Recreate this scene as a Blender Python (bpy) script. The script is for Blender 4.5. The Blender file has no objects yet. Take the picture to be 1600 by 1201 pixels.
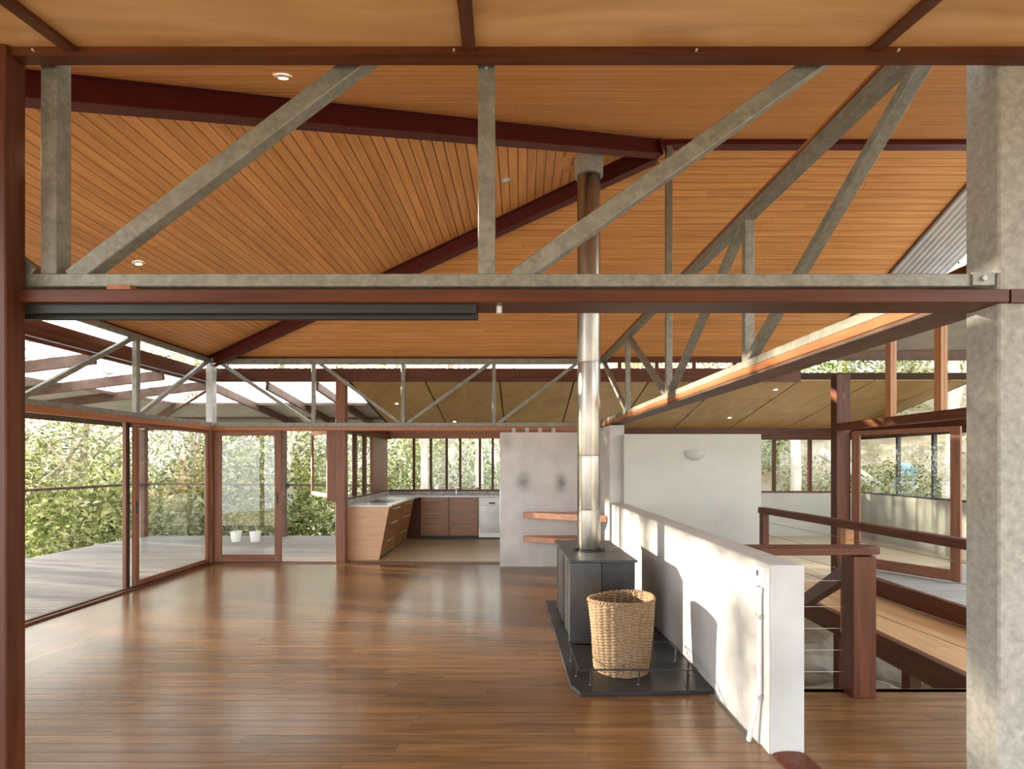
import bpy, bmesh, math, random
import numpy as np
from mathutils import Vector, Matrix

random.seed(7)
rng = np.random.default_rng(7)
S = bpy.context.scene
C = S.collection

# ------------------------------------------------------------------ camera
cam_d = bpy.data.cameras.new('camera')
cam = bpy.data.objects.new('camera', cam_d)
C.objects.link(cam)
cam.location = (0, 0, 1.6)
cam.rotation_euler = (math.radians(90), 0, 0)
cam_d.sensor_width = 36
cam_d.lens = 830 / 1600 * 36
cam_d.shift_x = -15 / 1600
cam_d.shift_y = 121.5 / 1600
cam_d.clip_start = 0.05
cam_d.clip_end = 400
S.camera = cam

# ------------------------------------------------------------------ world, sun, exposure
W = bpy.data.worlds.new('sky')
S.world = W
W.use_nodes = True
bg = W.node_tree.nodes['Background']
bg.inputs[0].default_value = (0.93, 0.97, 1.0, 1)
bg.inputs[1].default_value = 3.2
sun_d = bpy.data.lights.new('sun', 'SUN')
sun_d.energy = 24.0
sun_d.color = (1.0, 0.86, 0.66)
sun_d.angle = math.radians(1.2)
sun = bpy.data.objects.new('sun', sun_d)
C.objects.link(sun)
sun.location = (-20, 10, 12)
SUN_DIR = Vector((0.95, -0.27, -0.134)).normalized()
sun.rotation_euler = SUN_DIR.to_track_quat('-Z', 'Y').to_euler()
S.view_settings.view_transform = 'Standard'
S.view_settings.look = 'None'
S.view_settings.gamma = 1
S.view_settings.use_curve_mapping = False
S.view_settings.exposure = 0.55
S.cycles.transparent_max_bounces = 24
S.cycles.diffuse_bounces = 6
S.cycles.max_bounces = 14
S.cycles.sample_clamp_indirect = 6

# ------------------------------------------------------------------ materials
def mat(name):
    m = bpy.data.materials.new(name)
    m.use_nodes = True
    nt = m.node_tree
    nt.nodes.clear()
    out = nt.nodes.new('ShaderNodeOutputMaterial')
    return m, nt, out

def N(nt, t, **k):
    n = nt.nodes.new(t)
    for a, b in k.items():
        if a.startswith('i_'):
            n.inputs[a[2:].replace('_', ' ')].default_value = b
        else:
            setattr(n, a, b)
    return n

def L(nt, a, b):
    nt.links.new(a, b)

def col(c):
    return (c[0], c[1], c[2], 1)

def srgb(r, g, b):
    f = lambda v: ((v / 255 + 0.055) / 1.055) ** 2.4 if v > 10 else v / 255 / 12.92
    return (f(r), f(g), f(b))

def coords(nt, scale, rnd=True):
    tc = N(nt, 'ShaderNodeTexCoord')
    mp = N(nt, 'ShaderNodeMapping')
    mp.inputs['Scale'].default_value = scale
    L(nt, tc.outputs['Object'], mp.inputs['Vector'])
    if rnd:
        oi = N(nt, 'ShaderNodeObjectInfo')
        mu = N(nt, 'ShaderNodeMath', operation='MULTIPLY')
        mu.inputs[1].default_value = 37.0
        L(nt, oi.outputs['Random'], mu.inputs[0])
        cx = N(nt, 'ShaderNodeCombineXYZ')
        for k in range(3):
            L(nt, mu.outputs[0], cx.inputs[k])
        L(nt, cx.outputs[0], mp.inputs['Location'])
        return mp.outputs[0], oi.outputs['Random']
    return mp.outputs[0], None

def wood(name, c1, c2, scale, rough=0.5, vary=0.0, bump=0.05, coat=0.0, detail=6, dist=0.6, spec=0.5, lo=0.3, hi=0.7):
    m, nt, out = mat(name)
    v, rnd = coords(nt, scale)
    no = N(nt, 'ShaderNodeTexNoise')
    no.inputs['Scale'].default_value = 1
    no.inputs['Detail'].default_value = detail
    no.inputs['Distortion'].default_value = dist
    L(nt, v, no.inputs['Vector'])
    rp = N(nt, 'ShaderNodeValToRGB')
    rp.color_ramp.elements[0].position = lo
    rp.color_ramp.elements[0].color = col(c1)
    rp.color_ramp.elements[1].position = hi
    rp.color_ramp.elements[1].color = col(c2)
    L(nt, no.outputs[0], rp.inputs[0])
    p = N(nt, 'ShaderNodeBsdfPrincipled')
    c = rp.outputs[0]
    if vary:
        hs = N(nt, 'ShaderNodeHueSaturation')
        mr = N(nt, 'ShaderNodeMapRange')
        mr.inputs['To Min'].default_value = 1 - vary
        mr.inputs['To Max'].default_value = 1 + vary
        L(nt, rnd, mr.inputs['Value'])
        L(nt, mr.outputs[0], hs.inputs['Value'])
        L(nt, c, hs.inputs['Color'])
        c = hs.outputs[0]
    L(nt, c, p.inputs['Base Color'])
    p.inputs['Roughness'].default_value = rough
    p.inputs['Specular IOR Level'].default_value = spec
    p.inputs['Coat Weight'].default_value = coat
    p.inputs['Coat Roughness'].default_value = 0.16
    if bump:
        b = N(nt, 'ShaderNodeBump')
        b.inputs['Strength'].default_value = bump
        b.inputs['Distance'].default_value = 0.01
        L(nt, no.outputs[0], b.inputs['Height'])
        L(nt, b.outputs[0], p.inputs['Normal'])
    L(nt, p.outputs[0], out.inputs[0])
    return m

def rough_mat(name, c1, c2, scale=6.0, rough=0.8, metal=0.0, bump=0.1, voronoi=False, spec=0.5, detail=8, lo=0.35, hi=0.65):
    m, nt, out = mat(name)
    v, rnd = coords(nt, (scale, scale, scale))
    if voronoi:
        no = N(nt, 'ShaderNodeTexVoronoi')
        no.inputs['Scale'].default_value = 1
        L(nt, v, no.inputs['Vector'])
        n2 = N(nt, 'ShaderNodeTexNoise')
        n2.inputs['Scale'].default_value = 0.25
        n2.inputs['Detail'].default_value = 6
        L(nt, v, n2.inputs['Vector'])
        mx = N(nt, 'ShaderNodeMix', data_type='RGBA')
        mx.inputs[0].default_value = 0.72
        L(nt, no.outputs['Color'], mx.inputs[6])
        L(nt, n2.outputs[0], mx.inputs[7])
        bw = N(nt, 'ShaderNodeRGBToBW')
        L(nt, mx.outputs[2], bw.inputs[0])
        h = bw.outputs[0]
    else:
        no = N(nt, 'ShaderNodeTexNoise')
        no.inputs['Scale'].default_value = 1
        no.inputs['Detail'].default_value = detail
        no.inputs['Roughness'].default_value = 0.65
        L(nt, v, no.inputs['Vector'])
        h = no.outputs[0]
    rp = N(nt, 'ShaderNodeValToRGB')
    rp.color_ramp.elements[0].position = lo
    rp.color_ramp.elements[0].color = col(c1)
    rp.color_ramp.elements[1].position = hi
    rp.color_ramp.elements[1].color = col(c2)
    L(nt, h, rp.inputs[0])
    p = N(nt, 'ShaderNodeBsdfPrincipled')
    L(nt, rp.outputs[0], p.inputs['Base Color'])
    p.inputs['Roughness'].default_value = rough
    p.inputs['Metallic'].default_value = metal
    p.inputs['Specular IOR Level'].default_value = spec
    if bump:
        b = N(nt, 'ShaderNodeBump')
        b.inputs['Strength'].default_value = bump
        b.inputs['Distance'].default_value = 0.01
        L(nt, h, b.inputs['Height'])
        L(nt, b.outputs[0], p.inputs['Normal'])
    L(nt, p.outputs[0], out.inputs[0])
    return m

def glass_mat(name, tint=(1, 1, 1), base=0.0):
    m, nt, out = mat(name)
    tr = N(nt, 'ShaderNodeBsdfTransparent')
    tr.inputs[0].default_value = col(tint)
    gl = N(nt, 'ShaderNodeBsdfGlossy')
    gl.inputs['Roughness'].default_value = 0.01
    fr = N(nt, 'ShaderNodeFresnel')
    fr.inputs[0].default_value = 1.5
    ad = N(nt, 'ShaderNodeMath', operation='ADD', use_clamp=True)
    ad.inputs[1].default_value = base
    L(nt, fr.outputs[0], ad.inputs[0])
    ge = N(nt, 'ShaderNodeNewGeometry')
    om = N(nt, 'ShaderNodeMath', operation='SUBTRACT')
    om.inputs[0].default_value = 1.0
    L(nt, ge.outputs['Backfacing'], om.inputs[1])
    fm = N(nt, 'ShaderNodeMath', operation='MULTIPLY')
    L(nt, ad.outputs[0], fm.inputs[0])
    L(nt, om.outputs[0], fm.inputs[1])
    mx = N(nt, 'ShaderNodeMixShader')
    L(nt, fm.outputs[0], mx.inputs[0])
    L(nt, tr.outputs[0], mx.inputs[1])
    L(nt, gl.outputs[0], mx.inputs[2])
    L(nt, mx.outputs[0], out.inputs[0])
    return m

def leaf_mat(name, cols, trans=0.45):
    m, nt, out = mat(name)
    g = N(nt, 'ShaderNodeNewGeometry')
    rp = N(nt, 'ShaderNodeValToRGB')
    els = rp.color_ramp.elements
    while len(els) < len(cols):
        els.new(0.5)
    for i, c in enumerate(cols):
        els[i].position = i / (len(cols) - 1)
        els[i].color = col(c)
    L(nt, g.outputs['Random Per Island'], rp.inputs[0])
    d = N(nt, 'ShaderNodeBsdfDiffuse')
    t = N(nt, 'ShaderNodeBsdfTranslucent')
    mx = N(nt, 'ShaderNodeMixShader')
    mx.inputs[0].default_value = trans
    L(nt, rp.outputs[0], d.inputs[0])
    L(nt, rp.outputs[0], t.inputs[0])
    L(nt, d.outputs[0], mx.inputs[1])
    L(nt, t.outputs[0], mx.inputs[2])
    L(nt, mx.outputs[0], out.inputs[0])
    return m

def emit_mat(name, c, s):
    m, nt, out = mat(name)
    e = N(nt, 'ShaderNodeEmission')
    e.inputs[0].default_value = col(c)
    e.inputs[1].default_value = s
    L(nt, e.outputs[0], out.inputs[0])
    return m

def stained_concrete(name, spots, c1, c2):
    """pale rendered concrete with a few damp stains at fixed places on the wall"""
    m, nt, out = mat(name)
    tc = N(nt, 'ShaderNodeTexCoord')
    no = N(nt, 'ShaderNodeTexNoise')
    no.inputs['Scale'].default_value = 2.2
    no.inputs['Detail'].default_value = 9
    no.inputs['Roughness'].default_value = 0.6
    L(nt, tc.outputs['Object'], no.inputs['Vector'])
    rp = N(nt, 'ShaderNodeValToRGB')
    rp.color_ramp.elements[0].position = 0.3
    rp.color_ramp.elements[0].color = col(c1)
    rp.color_ramp.elements[1].position = 0.7
    rp.color_ramp.elements[1].color = col(c2)
    L(nt, no.outputs[0], rp.inputs[0])
    cur = rp.outputs[0]
    n2 = N(nt, 'ShaderNodeTexNoise')
    n2.inputs['Scale'].default_value = 9
    n2.inputs['Detail'].default_value = 8
    n2.inputs['Roughness'].default_value = 0.7
    L(nt, tc.outputs['Object'], n2.inputs['Vector'])
    for (x, y, z, r, s) in spots:
        mp = N(nt, 'ShaderNodeMapping')
        mp.inputs['Location'].default_value = (-x / r, -y / r, -z / (r * 1.5))
        mp.inputs['Scale'].default_value = (1 / r, 1 / r, 1 / (r * 1.5))
        L(nt, tc.outputs['Object'], mp.inputs['Vector'])
        ln = N(nt, 'ShaderNodeVectorMath', operation='LENGTH')
        L(nt, mp.outputs[0], ln.inputs[0])
        a = N(nt, 'ShaderNodeMath', operation='SUBTRACT')
        a.inputs[0].default_value = 1.25
        L(nt, ln.outputs['Value'], a.inputs[1])
        b = N(nt, 'ShaderNodeMath', operation='MULTIPLY', use_clamp=True)
        L(nt, a.outputs[0], b.inputs[0])
        L(nt, n2.outputs[0], b.inputs[1])
        c = N(nt, 'ShaderNodeMath', operation='MULTIPLY', use_clamp=True)
        c.inputs[1].default_value = s
        L(nt, b.outputs[0], c.inputs[0])
        mx = N(nt, 'ShaderNodeMix', data_type='RGBA')
        L(nt, c.outputs[0], mx.inputs[0])
        L(nt, cur, mx.inputs[6])
        mx.inputs[7].default_value = (0.12, 0.115, 0.10, 1)
        cur = mx.outputs[2]
    p = N(nt, 'ShaderNodeBsdfPrincipled')
    L(nt, cur, p.inputs['Base Color'])
    p.inputs['Roughness'].default_value = 0.75
    bp = N(nt, 'ShaderNodeBump')
    bp.inputs['Strength'].default_value = 0.12
    bp.inputs['Distance'].default_value = 0.01
    L(nt, n2.outputs[0], bp.inputs['Height'])
    L(nt, bp.outputs[0], p.inputs['Normal'])
    L(nt, p.outputs[0], out.inputs[0])
    return m

def poly_mat(name):
    m, nt, out = mat(name)
    a = N(nt, 'ShaderNodeBsdfTranslucent')
    a.inputs[0].default_value = (0.95, 0.96, 0.97, 1)
    t = N(nt, 'ShaderNodeBsdfTransparent')
    mx = N(nt, 'ShaderNodeMixShader')
    mx.inputs[0].default_value = 0.5
    L(nt, a.outputs[0], mx.inputs[1])
    L(nt, t.outputs[0], mx.inputs[2])
    L(nt, mx.outputs[0], out.inputs[0])
    return m

LIN1, LIN2 = (0.54, 0.24, 0.075), (0.74, 0.38, 0.14)
M = {}
M['board_y'] = wood('ceiling board lengthwise', LIN1, LIN2, (30, 1.2, 30), 0.42, 0.09)
M['board_x'] = wood('ceiling board crosswise', LIN1, LIN2, (1.2, 30, 30), 0.42, 0.07)
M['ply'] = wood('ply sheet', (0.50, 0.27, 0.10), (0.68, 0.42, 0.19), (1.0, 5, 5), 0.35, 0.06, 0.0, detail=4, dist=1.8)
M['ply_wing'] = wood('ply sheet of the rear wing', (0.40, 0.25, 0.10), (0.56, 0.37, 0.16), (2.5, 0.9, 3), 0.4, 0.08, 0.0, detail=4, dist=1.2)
M['dark_joint'] = rough_mat('dark joint', (0.035, 0.015, 0.008), (0.05, 0.022, 0.012), 5, 0.9, bump=0)
M['floor_x'] = wood('floor board crosswise', (0.10, 0.048, 0.017), (0.215, 0.108, 0.041), (1.4, 20, 20), 0.27, 0.14, 0.006, coat=0.22)
M['floor_y'] = wood('floor board lengthwise', (0.10, 0.048, 0.017), (0.215, 0.108, 0.041), (20, 1.4, 20), 0.27, 0.14, 0.006, coat=0.22)
M['walkway'] = wood('walkway board', (0.36, 0.19, 0.085), (0.55, 0.33, 0.16), (8, 1.0, 8), 0.32, 0.06, 0.01)
M['pale_board'] = wood('pale floor board', (0.52, 0.41, 0.28), (0.62, 0.52, 0.38), (10, 1.0, 8), 0.35, 0.05, 0.01)
M['red_z'] = wood('red brown upright timber', (0.055, 0.014, 0.005), (0.115, 0.032, 0.011), (28, 28, 1.4), 0.45, 0.1, spec=0.3)
M['red_x'] = wood('red brown timber crosswise', (0.065, 0.017, 0.006), (0.13, 0.038, 0.013), (1.4, 28, 28), 0.45, 0.1, spec=0.3)
M['red_y'] = wood('red brown timber lengthwise', (0.065, 0.017, 0.006), (0.13, 0.038, 0.013), (28, 1.4, 28), 0.45, 0.1, spec=0.3)
M['orange_y'] = wood('orange timber lengthwise', (0.25, 0.085, 0.028), (0.38, 0.14, 0.05), (28, 1.4, 28), 0.4, 0.1)
M['lit_red_z'] = wood('lit orange upright timber', (0.34, 0.14, 0.05), (0.5, 0.23, 0.09), (28, 28, 1.4), 0.4, 0.1)  # light on the middle post and mullions is put into this brighter colour
M['door_z'] = wood('door stile timber', (0.15, 0.06, 0.032), (0.23, 0.098, 0.055), (28, 28, 1.4), 0.45, 0.06, spec=0.3)
M['door_x'] = wood('door rail timber', (0.15, 0.06, 0.032), (0.23, 0.098, 0.055), (1.4, 28, 28), 0.45, 0.06, spec=0.3)
M['cabinet'] = wood('cabinet veneer', (0.20, 0.078, 0.026), (0.29, 0.125, 0.044), (2, 2, 26), 0.35, 0.05, 0.01)
M['cabinet_end'] = wood('pale cabinet end veneer', (0.52, 0.29, 0.15), (0.60, 0.36, 0.20), (2, 2, 24), 0.4, 0.0, 0.01)
M['shelf'] = wood('shelf timber', (0.42, 0.19, 0.11), (0.58, 0.30, 0.19), (2, 22, 22), 0.4, 0.05)
M['deck'] = wood('weathered deck board', (0.165, 0.145, 0.137), (0.26, 0.235, 0.222), (1.2, 26, 26), 0.7, 0.12)
M['grey_deck'] = wood('grey outdoor deck board', (0.20, 0.195, 0.185), (0.29, 0.28, 0.27), (1.2, 26, 26), 0.7, 0.1)
M['rafter'] = wood('weathered rafter', (0.09, 0.05, 0.037), (0.16, 0.095, 0.07), (6, 6, 6), 0.6, 0.1)
M['steel_red'] = rough_mat('dark red painted steel', (0.07, 0.007, 0.008), (0.095, 0.011, 0.011), 8, 0.38, bump=0.02)
M['galv'] = rough_mat('galvanised steel', (0.18, 0.178, 0.148), (0.27, 0.265, 0.225), 60, 0.48, 0.3, 0.05, voronoi=True)
M['galv_post'] = rough_mat('pale galvanised post', (0.36, 0.36, 0.345), (0.48, 0.48, 0.46), 50, 0.5, 0.2, 0.04, voronoi=True)
M['concrete'] = rough_mat('board marked concrete', (0.24, 0.232, 0.208), (0.36, 0.348, 0.315), 34, 0.85, bump=0.4)
M['render_wall'] = stained_concrete('pale concrete wall', [(0.03, 8.15, 1.30, 0.11, 1.1), (0.60, 8.15, 1.29, 0.11, 1.3), (-0.22, 8.15, 1.90, 0.10, 0.5)], (0.45, 0.43, 0.41), (0.60, 0.575, 0.55))
M['low_wall'] = stained_concrete('white rendered low wall', [(1.35, 3.3, 0.5, 0.16, 0.5), (1.4, 2.9, 0.45, 0.15, 0.4)], (0.44, 0.43, 0.415), (0.56, 0.55, 0.535))
M['white'] = rough_mat('white paint', (0.44, 0.44, 0.39), (0.48, 0.48, 0.43), 2, 0.6, bump=0.02)
M['white_gloss'] = rough_mat('white plastic', (0.80, 0.80, 0.79), (0.84, 0.84, 0.83), 4, 0.35, bump=0)
M['black_steel'] = rough_mat('black steel plate', (0.022, 0.022, 0.026), (0.042, 0.042, 0.048), 5, 0.38, 0.4, 0.02)
M['grey_steel'] = rough_mat('dark grey steel', (0.045, 0.045, 0.050), (0.07, 0.07, 0.076), 5, 0.36, 0.5, 0.02)
M['flue'] = rough_mat('stainless flue', (0.34, 0.315, 0.28), (0.43, 0.405, 0.36), 3, 0.28, 1.0, 0.01)
M['stainless'] = rough_mat('brushed stainless', (0.30, 0.285, 0.255), (0.38, 0.365, 0.33), 3, 0.34, 0.8, 0.01)
M['chrome'] = rough_mat('chrome', (0.8, 0.8, 0.8), (0.86, 0.86, 0.86), 3, 0.25, 0.6, 0)
M['black'] = rough_mat('black', (0.012, 0.011, 0.010), (0.02, 0.018, 0.016), 5, 0.5, bump=0)
M['worktop'] = rough_mat('pale worktop', (0.55, 0.55, 0.55), (0.66, 0.66, 0.66), 20, 0.18, bump=0)
M['splash'] = rough_mat('mottled stone splashback', (0.22, 0.20, 0.16), (0.50, 0.47, 0.42), 10, 0.3, bump=0)
M['kitchen_floor'] = rough_mat('sealed kitchen floor', (0.46, 0.36, 0.22), (0.56, 0.46, 0.30), 1.5, 0.35, bump=0)
M['wicker'] = rough_mat('woven seagrass', (0.13, 0.08, 0.04), (0.32, 0.215, 0.125), 70, 0.85, bump=0.3)
M['corrugated'] = rough_mat('corrugated metal', (0.42, 0.42, 0.42), (0.54, 0.54, 0.54), 3, 0.45, 0.3, 0)
M['grey_sheet'] = rough_mat('grey roof sheet', (0.36, 0.37, 0.34), (0.46, 0.47, 0.44), 2, 0.6, 0.0, 0)
M['poly'] = poly_mat('translucent roof sheet')
M['glass'] = glass_mat('clear glass', (0.98, 0.99, 0.98), 0.0)
M['glass_refl'] = glass_mat('more reflective glass', (0.96, 0.97, 0.96), 0.06)  # clear glass with a fixed extra share of mirror reflection
M['ground'] = rough_mat('leaf litter ground', (0.24, 0.19, 0.13), (0.52, 0.45, 0.35), 1.4, 0.95, bump=0.4)
M['rock'] = rough_mat('sandstone', (0.52, 0.46, 0.38), (0.80, 0.75, 0.66), 4, 0.9, bump=0.5)
M['bark'] = rough_mat('grey gum bark', (0.20, 0.16, 0.12), (0.44, 0.37, 0.30), 5, 0.9, bump=0.4)
M['pale_bark'] = rough_mat('pale gum bark', (0.52, 0.45, 0.37), (0.80, 0.74, 0.65), 3, 0.85, bump=0.2)
M['leaf_a'] = leaf_mat('olive gum leaves', [(0.07, 0.085, 0.03), (0.18, 0.20, 0.075), (0.31, 0.33, 0.14), (0.55, 0.54, 0.34)])
M['leaf_b'] = leaf_mat('bright green leaves', [(0.065, 0.09, 0.026), (0.17, 0.22, 0.06), (0.30, 0.35, 0.11), (0.58, 0.58, 0.30)])
M['leaf_c'] = leaf_mat('pale grey green leaves', [(0.12, 0.14, 0.07), (0.25, 0.27, 0.14), (0.42, 0.43, 0.26), (0.66, 0.64, 0.46)])
M['dead_leaf'] = leaf_mat('fallen leaves', [(0.05, 0.035, 0.02), (0.12, 0.08, 0.04), (0.16, 0.12, 0.06)], 0.15)
M['lens'] = emit_mat('lit lamp lens', (1.0, 0.86, 0.62), 40.0)
M['lens_off'] = rough_mat('unlit lamp lens', (0.7, 0.7, 0.7), (0.8, 0.8, 0.8), 5, 0.2, bump=0)
M['blue'] = rough_mat('pale blue sheet', (0.30, 0.52, 0.75), (0.42, 0.62, 0.82), 4, 0.6, bump=0)

# ------------------------------------------------------------------ builders
def V3(*a):
    return Vector(a)

class B:
    """collects boxes, bars, tubes and lathes; obj() links the result as one mesh"""
    def __init__(s):
        s.v, s.f = [], []
    def hexa(s, p):
        i = len(s.v)
        s.v += [tuple(q) for q in p]
        for a in ((0, 3, 2, 1), (4, 5, 6, 7), (0, 1, 5, 4), (1, 2, 6, 5), (2, 3, 7, 6), (3, 0, 4, 7)):
            s.f.append(tuple(i + k for k in a))
        return s
    def box(s, x0, x1, y0, y1, z0, z1):
        x0, x1 = min(x0, x1), max(x0, x1); y0, y1 = min(y0, y1), max(y0, y1); z0, z1 = min(z0, z1), max(z0, z1)
        return s.hexa([(x0, y0, z0), (x1, y0, z0), (x1, y1, z0), (x0, y1, z0), (x0, y0, z1), (x1, y0, z1), (x1, y1, z1), (x0, y1, z1)])
    def bar(s, p, q, w, h, up=(0, 0, 1)):
        """box beam from p to q: w across, h along up"""
        p, q = Vector(p), Vector(q)
        d = (q - p).normalized()
        u = Vector(up)
        u = (u - d * u.dot(d)).normalized()
        r = d.cross(u) * (w / 2)
        u = u * (h / 2)
        return s.hexa([p - r - u, p + r - u, q + r - u, q - r - u, p - r + u, p + r + u, q + r + u, q - r + u])
    def prism(s, poly, off):
        """polygon (list of 3D points) extruded by off"""
        i = len(s.v); n = len(poly); off = Vector(off)
        s.v += [tuple(q) for q in poly] + [tuple(Vector(q) + off) for q in poly]
        s.f.append(tuple(range(i + n - 1, i - 1, -1)))
        s.f.append(tuple(range(i + n, i + 2 * n)))
        for k in range(n):
            j = (k + 1) % n
            s.f.append((i + k, i + j, i + n + j, i + n + k))
        return s
    def tube(s, pts, r, seg=10, cap=True):
        pts = [Vector(p) for p in pts]
        rs = r if isinstance(r, (list, tuple)) else [r] * len(pts)
        i0 = len(s.v)
        ref = None
        for k, p in enumerate(pts):
            d = (pts[min(k + 1, len(pts) - 1)] - pts[max(k - 1, 0)]).normalized()
            if ref is None:
                ref = Vector((1, 0, 0)) if abs(d.x) < 0.8 else Vector((0, 1, 0))
            a = (ref - d * ref.dot(d)).normalized()
            b = d.cross(a)
            ref = a
            for j in range(seg):
                t = 2 * math.pi * j / seg
                s.v.append(tuple(p + (a * math.cos(t) + b * math.sin(t)) * rs[k]))
        for k in range(len(pts) - 1):
            for j in range(seg):
                jj = (j + 1) % seg
                a = i0 + k * seg
                s.f.append((a + j, a + jj, a + seg + jj, a + seg + j))
        if cap:
            s.f.append(tuple(i0 + j for j in range(seg - 1, -1, -1)))
            s.f.append(tuple(i0 + (len(pts) - 1) * seg + j for j in range(seg)))
        return s
    def lathe(s, c, prof, seg=32):
        i0 = len(s.v)
        for (r, z) in prof:
            for j in range(seg):
                t = 2 * math.pi * j / seg
                s.v.append((c[0] + r * math.cos(t), c[1] + r * math.sin(t), c[2] + z))
        for k in range(len(prof) - 1):
            for j in range(seg):
                jj = (j + 1) % seg
                a = i0 + k * seg
                s.f.append((a + j, a + jj, a + seg + jj, a + seg + j))
        return s

def wloc(o):
    p = Vector(o.location)
    while o.parent:
        o = o.parent
        p = p + Vector(o.location)
    return p

def obj(name, b, m, parent=None, smooth=False, bevel=0.0):
    me = bpy.data.meshes.new(name)
    vs = b.v
    if parent is not None:
        w = wloc(parent)
        vs = [(p[0] - w.x, p[1] - w.y, p[2] - w.z) for p in vs]
    me.from_pydata(vs, [], b.f)
    if bevel:
        bm = bmesh.new(); bm.from_mesh(me)
        bmesh.ops.bevel(bm, geom=[e for e in bm.edges if len(e.link_faces) == 2 and e.calc_face_angle(0) > 0.6], offset=bevel, segments=1, affect='EDGES')
        bm.to_mesh(me); bm.free()
    me.materials.append(M[m] if isinstance(m, str) else m)
    if smooth:
        me.polygons.foreach_set('use_smooth', [True] * len(me.polygons))
        me.update()
        try:
            me.set_sharp_from_angle(angle=math.radians(40))
        except Exception:
            pass
    o = bpy.data.objects.new(name, me)
    C.objects.link(o)
    o.parent = parent
    return o

def tag(o, label=None, cat=None, group=None, kind=None):
    if label: o['label'] = label
    if cat: o['category'] = cat
    if group: o['group'] = group
    if kind: o['kind'] = kind
    return o

def thing(name, label, cat, loc=(0, 0, 0), group=None, kind=None):
    o = bpy.data.objects.new(name, None)
    C.objects.link(o)
    o.location = loc
    o.empty_display_size = 0.1
    return tag(o, label, cat, group, kind)

def dup(root, loc, label=None):
    r = root.copy(); C.objects.link(r); r.location = loc
    if label: r['label'] = label
    for ch in list(root.children):
        c = ch.copy(); C.objects.link(c); c.parent = r
        for g in list(ch.children):
            d = g.copy(); C.objects.link(d); d.parent = c
    return r

# ------------------------------------------------------------------ shared dimensions
YF, YB = 1.84, 8.41                  # front and rear truss lines
XL = -4.91                           # glazed side
EZ = 3.28                            # eave height of the boarded ceiling
AP = Vector((1.36, 5.13, 4.71))      # where the two hips meet the ridge
XV = 4.66                            # verge
def xr(y):                           # the low wall and the truss above it run slightly askew
    return 1.55 - 0.04 * (y - YF)
NY = [YF + (YB - YF) / 4 * k for k in range(5)]

# ------------------------------------------------------------------ boarded ceiling
def slope(name, label, O, U, Vv, rng_fn, vmax, m, backing, width=0.09, gap=0.007, maxlen=3.4):
    root = thing(name, label, 'ceiling', tuple(O), kind='structure')
    O, U, Vv = Vector(O), Vector(U).normalized(), Vector(Vv).normalized()
    n = U.cross(Vv).normalized()
    if n.z > 0:
        n = -n
    k = 0
    r = random.Random(len(name))
    while k * width < vmax - 0.01:
        v0 = k * width + gap / 2
        v1 = min((k + 1) * width - gap / 2, vmax)
        a0, b0 = rng_fn(v0); a1, b1 = rng_fn(v1)
        lo, hi = min(a0, a1), max(b0, b1)
        cuts = [lo]
        x = lo + r.uniform(0.9, maxlen)
        while x < hi - 0.8:
            cuts.append(x)
            x += r.uniform(maxlen * 0.65, maxlen * 1.25)
        cuts.append(hi)
        for c0, c1 in zip(cuts[:-1], cuts[1:]):
            e = 0.0015
            q = [(max(a0, c0 + e), v0), (min(b0, c1 - e), v0), (min(b1, c1 - e), v1), (max(a1, c0 + e), v1)]
            if q[1][0] <= q[0][0] + 0.005 and q[2][0] <= q[3][0] + 0.005:
                continue
            if q[1][0] < q[0][0]: q[1] = q[0]
            if q[2][0] < q[3][0]: q[2] = q[3]
            P = [O + U * a + Vv * b for a, b in q]
            b = B().hexa(P + [p - n * 0.014 for p in P])
            obj('board', b, m, root)
        k += 1
    bk = B().prism([Vector(p) - n * 0.014 for p in backing], -n * 0.03)
    obj('backing', bk, 'dark_joint', root)
    return root

EL = Vector((-4.95, 1.80, EZ)); ER = Vector((-4.95, 8.45, EZ))
FR = Vector((XV, 1.80, EZ)); BR = Vector((XV, 8.45, EZ)); RG = Vector((XV, AP.y, AP.z))
# side slope, boards along Y
vl = math.hypot(AP.x + 4.95, AP.z - EZ)
f0, f1 = AP.y - EL.y, ER.y - AP.y
slope('ceiling_left', 'triangular orange timber board slope between the two dark red hip beams', EL, (0, 1, 0), (AP.x + 4.95, 0, AP.z - EZ),
      lambda v: (f0 * v / vl, ER.y - EL.y - f1 * v / vl), vl, 'board_y', [EL, ER, AP])
vb = math.hypot(ER.y - AP.y, AP.z - EZ)
slope('ceiling_back', 'orange timber board slope behind the flue above the rear truss', ER, (1, 0, 0), (0, AP.y - ER.y, AP.z - EZ),
      lambda v: ((AP.x + 4.95) * v / vb, XV + 4.95), vb, 'board_x', [ER, BR, RG, AP])
vf = math.hypot(AP.y - EL.y, AP.z - EZ)
slope('ceiling_front', 'orange timber board slope nearest the viewer, above the first hip beam', EL, (1, 0, 0), (0, AP.y - EL.y, AP.z - EZ),
      lambda v: ((AP.x + 4.95) * v / vf, XV + 4.95), vf, 'board_x', [EL, AP, RG, FR])

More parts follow.
